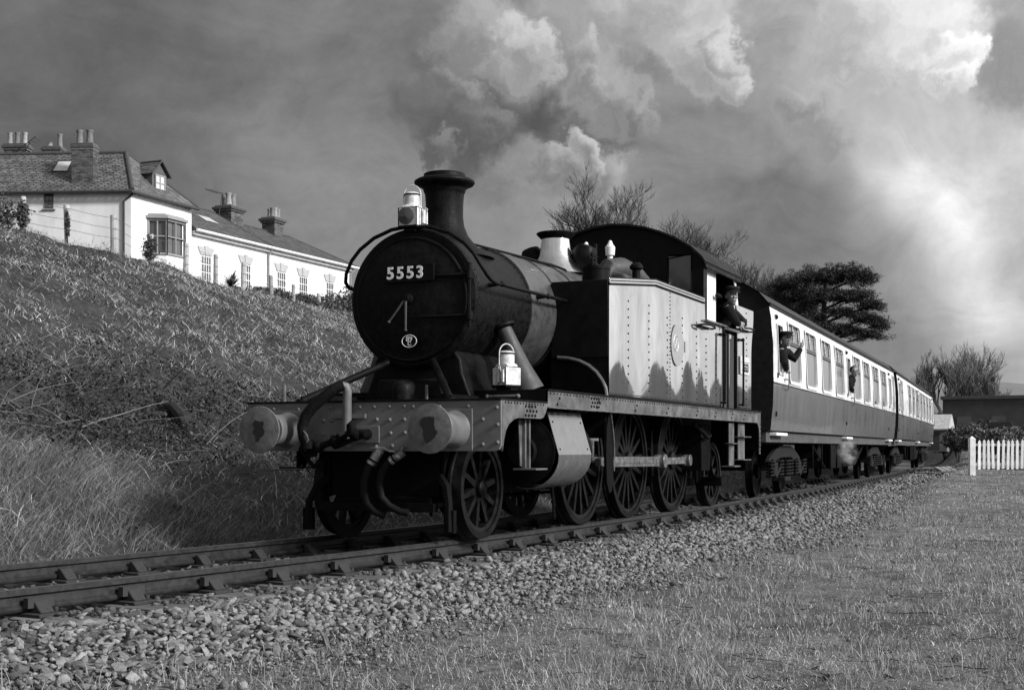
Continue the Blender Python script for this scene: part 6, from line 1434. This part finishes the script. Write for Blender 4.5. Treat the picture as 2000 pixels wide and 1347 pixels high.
# pine: flat dark plates of needles on long limbs
def pine(label, x, y, h, plates, seed):
    rn = random.Random(seed); z0 = gz(x, y)-.2; r = empty('pine_tree', label, 'tree', (x, y, z0), 0)
    tk = MB(); tk.tube([(0, 0, 0), (.15, 0, h*.35), (-.05, .1, h*.7), (0, 0, h*.94)], [.38, .30, .2, .05], n=10); tk.build('trunk', M_BARK, r)
    lm = MB(); P_ = []; 
    for (dx, z, rx, rz_, n) in plates:
        c = np.array([RX[0]*dx, RX[1]*dx, z-z0]); z1 = max(.5, c[2]-abs(dx)*.35)
        lm.tube([(0, 0, z1), c*np.array([.5, .5, 0])+np.array([0, 0, (z1+c[2])/2+.1]), c], [.11, .07, .03], n=6)
        for k in range(n):
            u = rn.gauss(0, .45)*rx; w = rn.gauss(0, .5)*rx*.9; cc = c+np.array([RX[0]*u+AX[0]*w, RX[1]*u+AX[1]*w, rn.gauss(0, .35)*rz_+.10*rz_-abs(u)/rx*rz_*.25]); P_.append((cc, rn.uniform(.22, .44)))
            if k % 4 == 0: lm.tube([c*.6+cc*.4-np.array([0, 0, .1]), cc], [.03, .012], n=4)
    lm.build('limbs', M_BARK, r)
    K = 62; n = len(P_)*K; cc = np.repeat(np.array([p for p, _ in P_]), K, 0); ss = np.repeat(np.array([s for _, s in P_]), K)
    d = rng.normal(0, 1, (n, 3)); d /= np.linalg.norm(d, axis=1)[:, None]; d[:, 2] = d[:, 2]*.5+.12; p = cc+d*ss[:, None]*rng.random(n)[:, None]**.4
    a = d+rng.normal(0, .5, (n, 3)); a /= np.linalg.norm(a, axis=1)[:, None]; b_ = np.cross(a, rng.normal(0, 1, (n, 3))); b_ /= np.linalg.norm(b_, axis=1)[:, None]
    L_ = rng.uniform(.10, .20, n)[:, None]; vs = np.stack([p-b_*.022, p+b_*.022, p+a*L_], 1).reshape(-1, 3)
    raw_mesh('needles', vs, np.arange(3*n), 3, M_NEEDLE, r); return r
M_NEEDLE = mat('pine_needles', .014, .7, var=.3, vs=1, island=.5, rv=0)
def zpx(py, d): return .87+(875-py)*d/2622
PD = 85.0; pl_ = []
for px, py, w, hgt, n in ((1590, 545, 85, 26, 46), (1650, 538, 60, 24, 36), (1685, 545, 34, 20, 20), (1560, 575, 60, 22, 34), (1620, 580, 75, 20, 36), (1672, 582, 50, 20, 26), (1705, 598, 36, 14, 18), (1560, 612, 60, 20, 28), (1640, 612, 55, 14, 18), (1690, 625, 46, 16, 24), (1718, 634, 24, 10, 10), (1655, 648, 40, 14, 18), (1700, 655, 34, 11, 14), (1610, 640, 45, 16, 20), (1530, 560, 35, 20, 16)):
    pl_.append(((px-1612)*PD/2622, zpx(py, PD), w*PD/2622*.75, hgt*PD/2622*.9, n*3))
t_ = (1612-1000)/2622
pine('dark spreading pine tree rising behind the first coach roof', CAMP[0]+(AX[0]+RX[0]*t_)*PD, CAMP[1]+(AX[1]+RX[1]*t_)*PD, 12.0, pl_, 5)

# ================================================================== right hand end: picket fence, crossing, hut, wall, bushes
M_PICK = mat('white_picket_paint', .76, .6, var=.22, vs=5, obrand=.14)
pk = empty('picket_fence', 'white picket fence standing on the grass at the right edge', 'fence', (34.41, -2.3, 0))
pdv = np.array([.42, -.907, 0]); pdv /= np.linalg.norm(pdv); pn = np.array([pdv[1], -pdv[0], 0])
zg = gz(34.41, -2.3)
m = MB(); m.box(-.09, .09, -.09, .09, -.3-0+zg, 1.16); m.add([(-.10, -.10, 1.16), (.10, -.10, 1.16), (.10, .10, 1.16), (-.10, .10, 1.16), (0, 0, 1.27)], [(0, 1, 4), (1, 2, 4), (2, 3, 4), (3, 0, 4), (3, 2, 1, 0)]); po = m.build('fence_post', M_PICK, pk, bev=.008)
po.rotation_euler = (0, 0, math.atan2(pdv[1], pdv[0]))
a_ = math.atan2(pdv[1], pdv[0])
for zz in (.36, .98):
    m = MB().box(0, 4.2, .03, .075, zz-.04, zz+.04); o = m.build('fence_rail', M_PICK, pk, bev=.005); o.rotation_euler = (0, 0, a_)
me0 = None
for k in range(26):
    t = .24+k*.152
    if me0 is None:
        m = MB(); m.prism([(-.042, .20), (.042, .20), (.042, 1.08), (0, 1.15), (-.042, 1.08)], 'xz', -.012, .012); pal = m.build('picket', M_PICK, pk, bev=.003); me0 = pal; o = pal
    else: o = copy_obj(pal, pk)
    o.location = (pdv[0]*t, pdv[1]*t, random.uniform(-.02, .02)); o.rotation_euler = (0, random.uniform(-.03, .03), a_)
for t in (2.1, 4.1):
    o = copy_obj(po, pk); o.location = (pdv[0]*t+pn[0]*-.1, pdv[1]*t+pn[1]*-.1, -.1)
# boards of the foot crossing
M_BOARD = mat('crossing_board', .12, .85, var=.4, vs=6, obrand=.3)
cr_ = empty('foot_crossing', 'timber foot crossing over the rails beside the far end of the train', 'crossing', (47.5, .6, 0))
td = track_dir(47.5); ta = math.atan2(td[1], td[0])
bd_ = MB().box(-.6, .6, -.11, .11, -.10, .01).build('board', M_BOARD, cr_, bev=.01, seg=1)
for k in range(22):
    v_ = -.95-k*.235; o = bd_ if k == 0 else copy_obj(bd_, cr_)
    o.location = (0-v_*math.sin(ta)*0, float(track_y(47.5))-.6+v_, .0+.004*k+(.02 if k else 0)); o.rotation_euler = (0, 0, ta+random.uniform(-.02, .02))
wr = MB()
for k in range(3): wr.obox((44.3+k*.45, -.15-.22*k, .05), (.22, .12, .0), (-.05, .10, 0), (0, 0, .05))
M_PALE = mat('whitened_timber', .28, .8, var=.2)
for k in range(3):
    o = MB().obox((0, 0, 0), (.42, .0, 0), (0, .10, 0), (0, 0, .035)).build('edge_board', M_PALE, cr_, bev=.01, seg=1); o.location = (-2.2+k*1.0-.2, -.75-.1*k, .03); o.rotation_euler = (0, R(-8), R(25))
# flat roofed dark brick building
M_DBRICK = mat('dark_brickwork', .055, .9, var=.35, vs=1.5, island=.3)
bx_, by_ = 93.0, 5.2
bl = empty('brick_building', 'dark flat roofed brick building beyond the white picket fence', 'building', (93, 0, 0))
m = MB(); m.box(0, 9, -7.5, 4.9, -1, 4.45); m.build('wall', M_DBRICK, bl, smooth=False)
m = MB(); m.box(-.15, 9.1, -2.0, 5.05, 4.46, 4.72); m.box(-.1, 9.1, -7.6, -2.01, 4.46, 4.58); m.build('parapet', mat('parapet_coping', .07, .9, var=.3), bl, bev=.02)
for y in (3.4, 1.0): MB().box(-.03, -.002, y-.5, y+.5, 2.0, 3.2).build('window', M_HGLASS, bl)
# small hut with a pale roof
hu = empty('hut', 'small hut with a pale pitched roof just beyond the last coach', 'hut', (72.8, 2.6, gz(72.8, 1.0)))
m = MB(); m.box(0, 3.0, -.1, 1.5, -.3, 1.05); m.build('wall', mat('hut_boards', .22, .85, var=.3, vs=3, stretch=(4, 4, .3)), hu, smooth=False)
m = MB(); m.prism([(-.35, .98), (-.35, 1.05), (1.5, 1.95), (3.3, 1.05), (3.3, .98)], 'xz', -.25, 1.65); m.build('roof', mat('pale_sheet_roof', .42, .7, var=.3), hu, smooth=False)
m = MB(); m.box(-.03, -.002, .3, .95, -.2, .85); m.build('door', mat('hut_door', .06, .7), hu)
# board sign on posts
sg = empty('sign_board', 'dark rounded sign board standing on a post above the bushes', 'sign', (55, -1.75, gz(55, -1.75)))
m = MB(); m.prism(rrect(-.55, .55, 1.45, 1.95, .18), 'yz', -.03, .03); m.build('board', mat('dark_sign_face', .02, .6), sg, bev=.006); m = MB(); m.box(.032, .09, -.04, .04, -.3, 1.6); m.build('sign_post', M_GUT, sg)
for i, (px, py, d, rad, n, lb) in enumerate(((1872, 858, 66, (.8, .7, .6), 2600, 'rounded bush beside the pale roofed hut'), (1905, 856, 62, (1.0, .8, .6), 3000, 'dull bush behind the picket fence post'), (1955, 862, 60, (1.1, .9, .6), 3000, 'bush behind the white pickets at the right edge'), (1845, 862, 82, (1.2, 1.0, .7), 3000, 'tall bush between the brick building and the last coach'), (1985, 860, 66, (1.0, .8, .6), 3000, 'bush cut by the right edge of the picture'), (1925, 845, 78, (1.3, 1.0, .7), 3000, 'ivy dark bush against the brick building'))):
    p = CAMP+(AX+RX*((px-1000)/2622))*d; x, y = p[0], p[1]; leafy('bush', (x, y, zpx(py, d)), rad, n, .09, M_BUSHR, lb, 'bush', group='bushes beyond the picket fence')
# grass and bush backdrop far along the line
p = CAMP+(AX+RX*.315)*125; leafy('undergrowth', (p[0], p[1], 2.6), (5, 7, 1.6), 9000, .22, M_BUSHR, None, 'undergrowth', stems=0)
for o in list(COL.objects):
    if o.name.startswith('undergrowth'): tag(o, 'brushwood at the foot of the far bare trees', 'undergrowth', kind='stuff')
# the tall hedgerow across the field on the near side (out of the picture, mirrored in the engine's tank)
n = 42000; t = rng.random(n); hx = 5+95*t; hy = -21-3*np.sin(t*9)+rng.normal(0, 1.1, n); top = 3.9+.25*np.sin(hx*.21)+.12*np.sin(hx*.7+1)
hz = ground_z(hx, hy)+top*rng.random(n)**.7; a = rng.normal(0, 1, (n, 3)); b_ = rng.normal(0, 1, (n, 3)); s_ = .28*rng.uniform(.5, 1.3, n)[:, None]; p = np.stack([hx, hy, hz], -1)
a /= np.linalg.norm(a, axis=1)[:, None]; b_ /= np.linalg.norm(b_, axis=1)[:, None]
o = raw_mesh('hedgerow', np.stack([p-a*s_, p+b_*s_*.6, p+a*s_, p-b_*s_*.6], 1).reshape(-1, 3), np.arange(4*n), 4, M_HEDGE); tag(o, 'tall dark hedgerow across the field, facing the engine', 'hedge', kind='stuff')
bpy.context.view_layer.update()
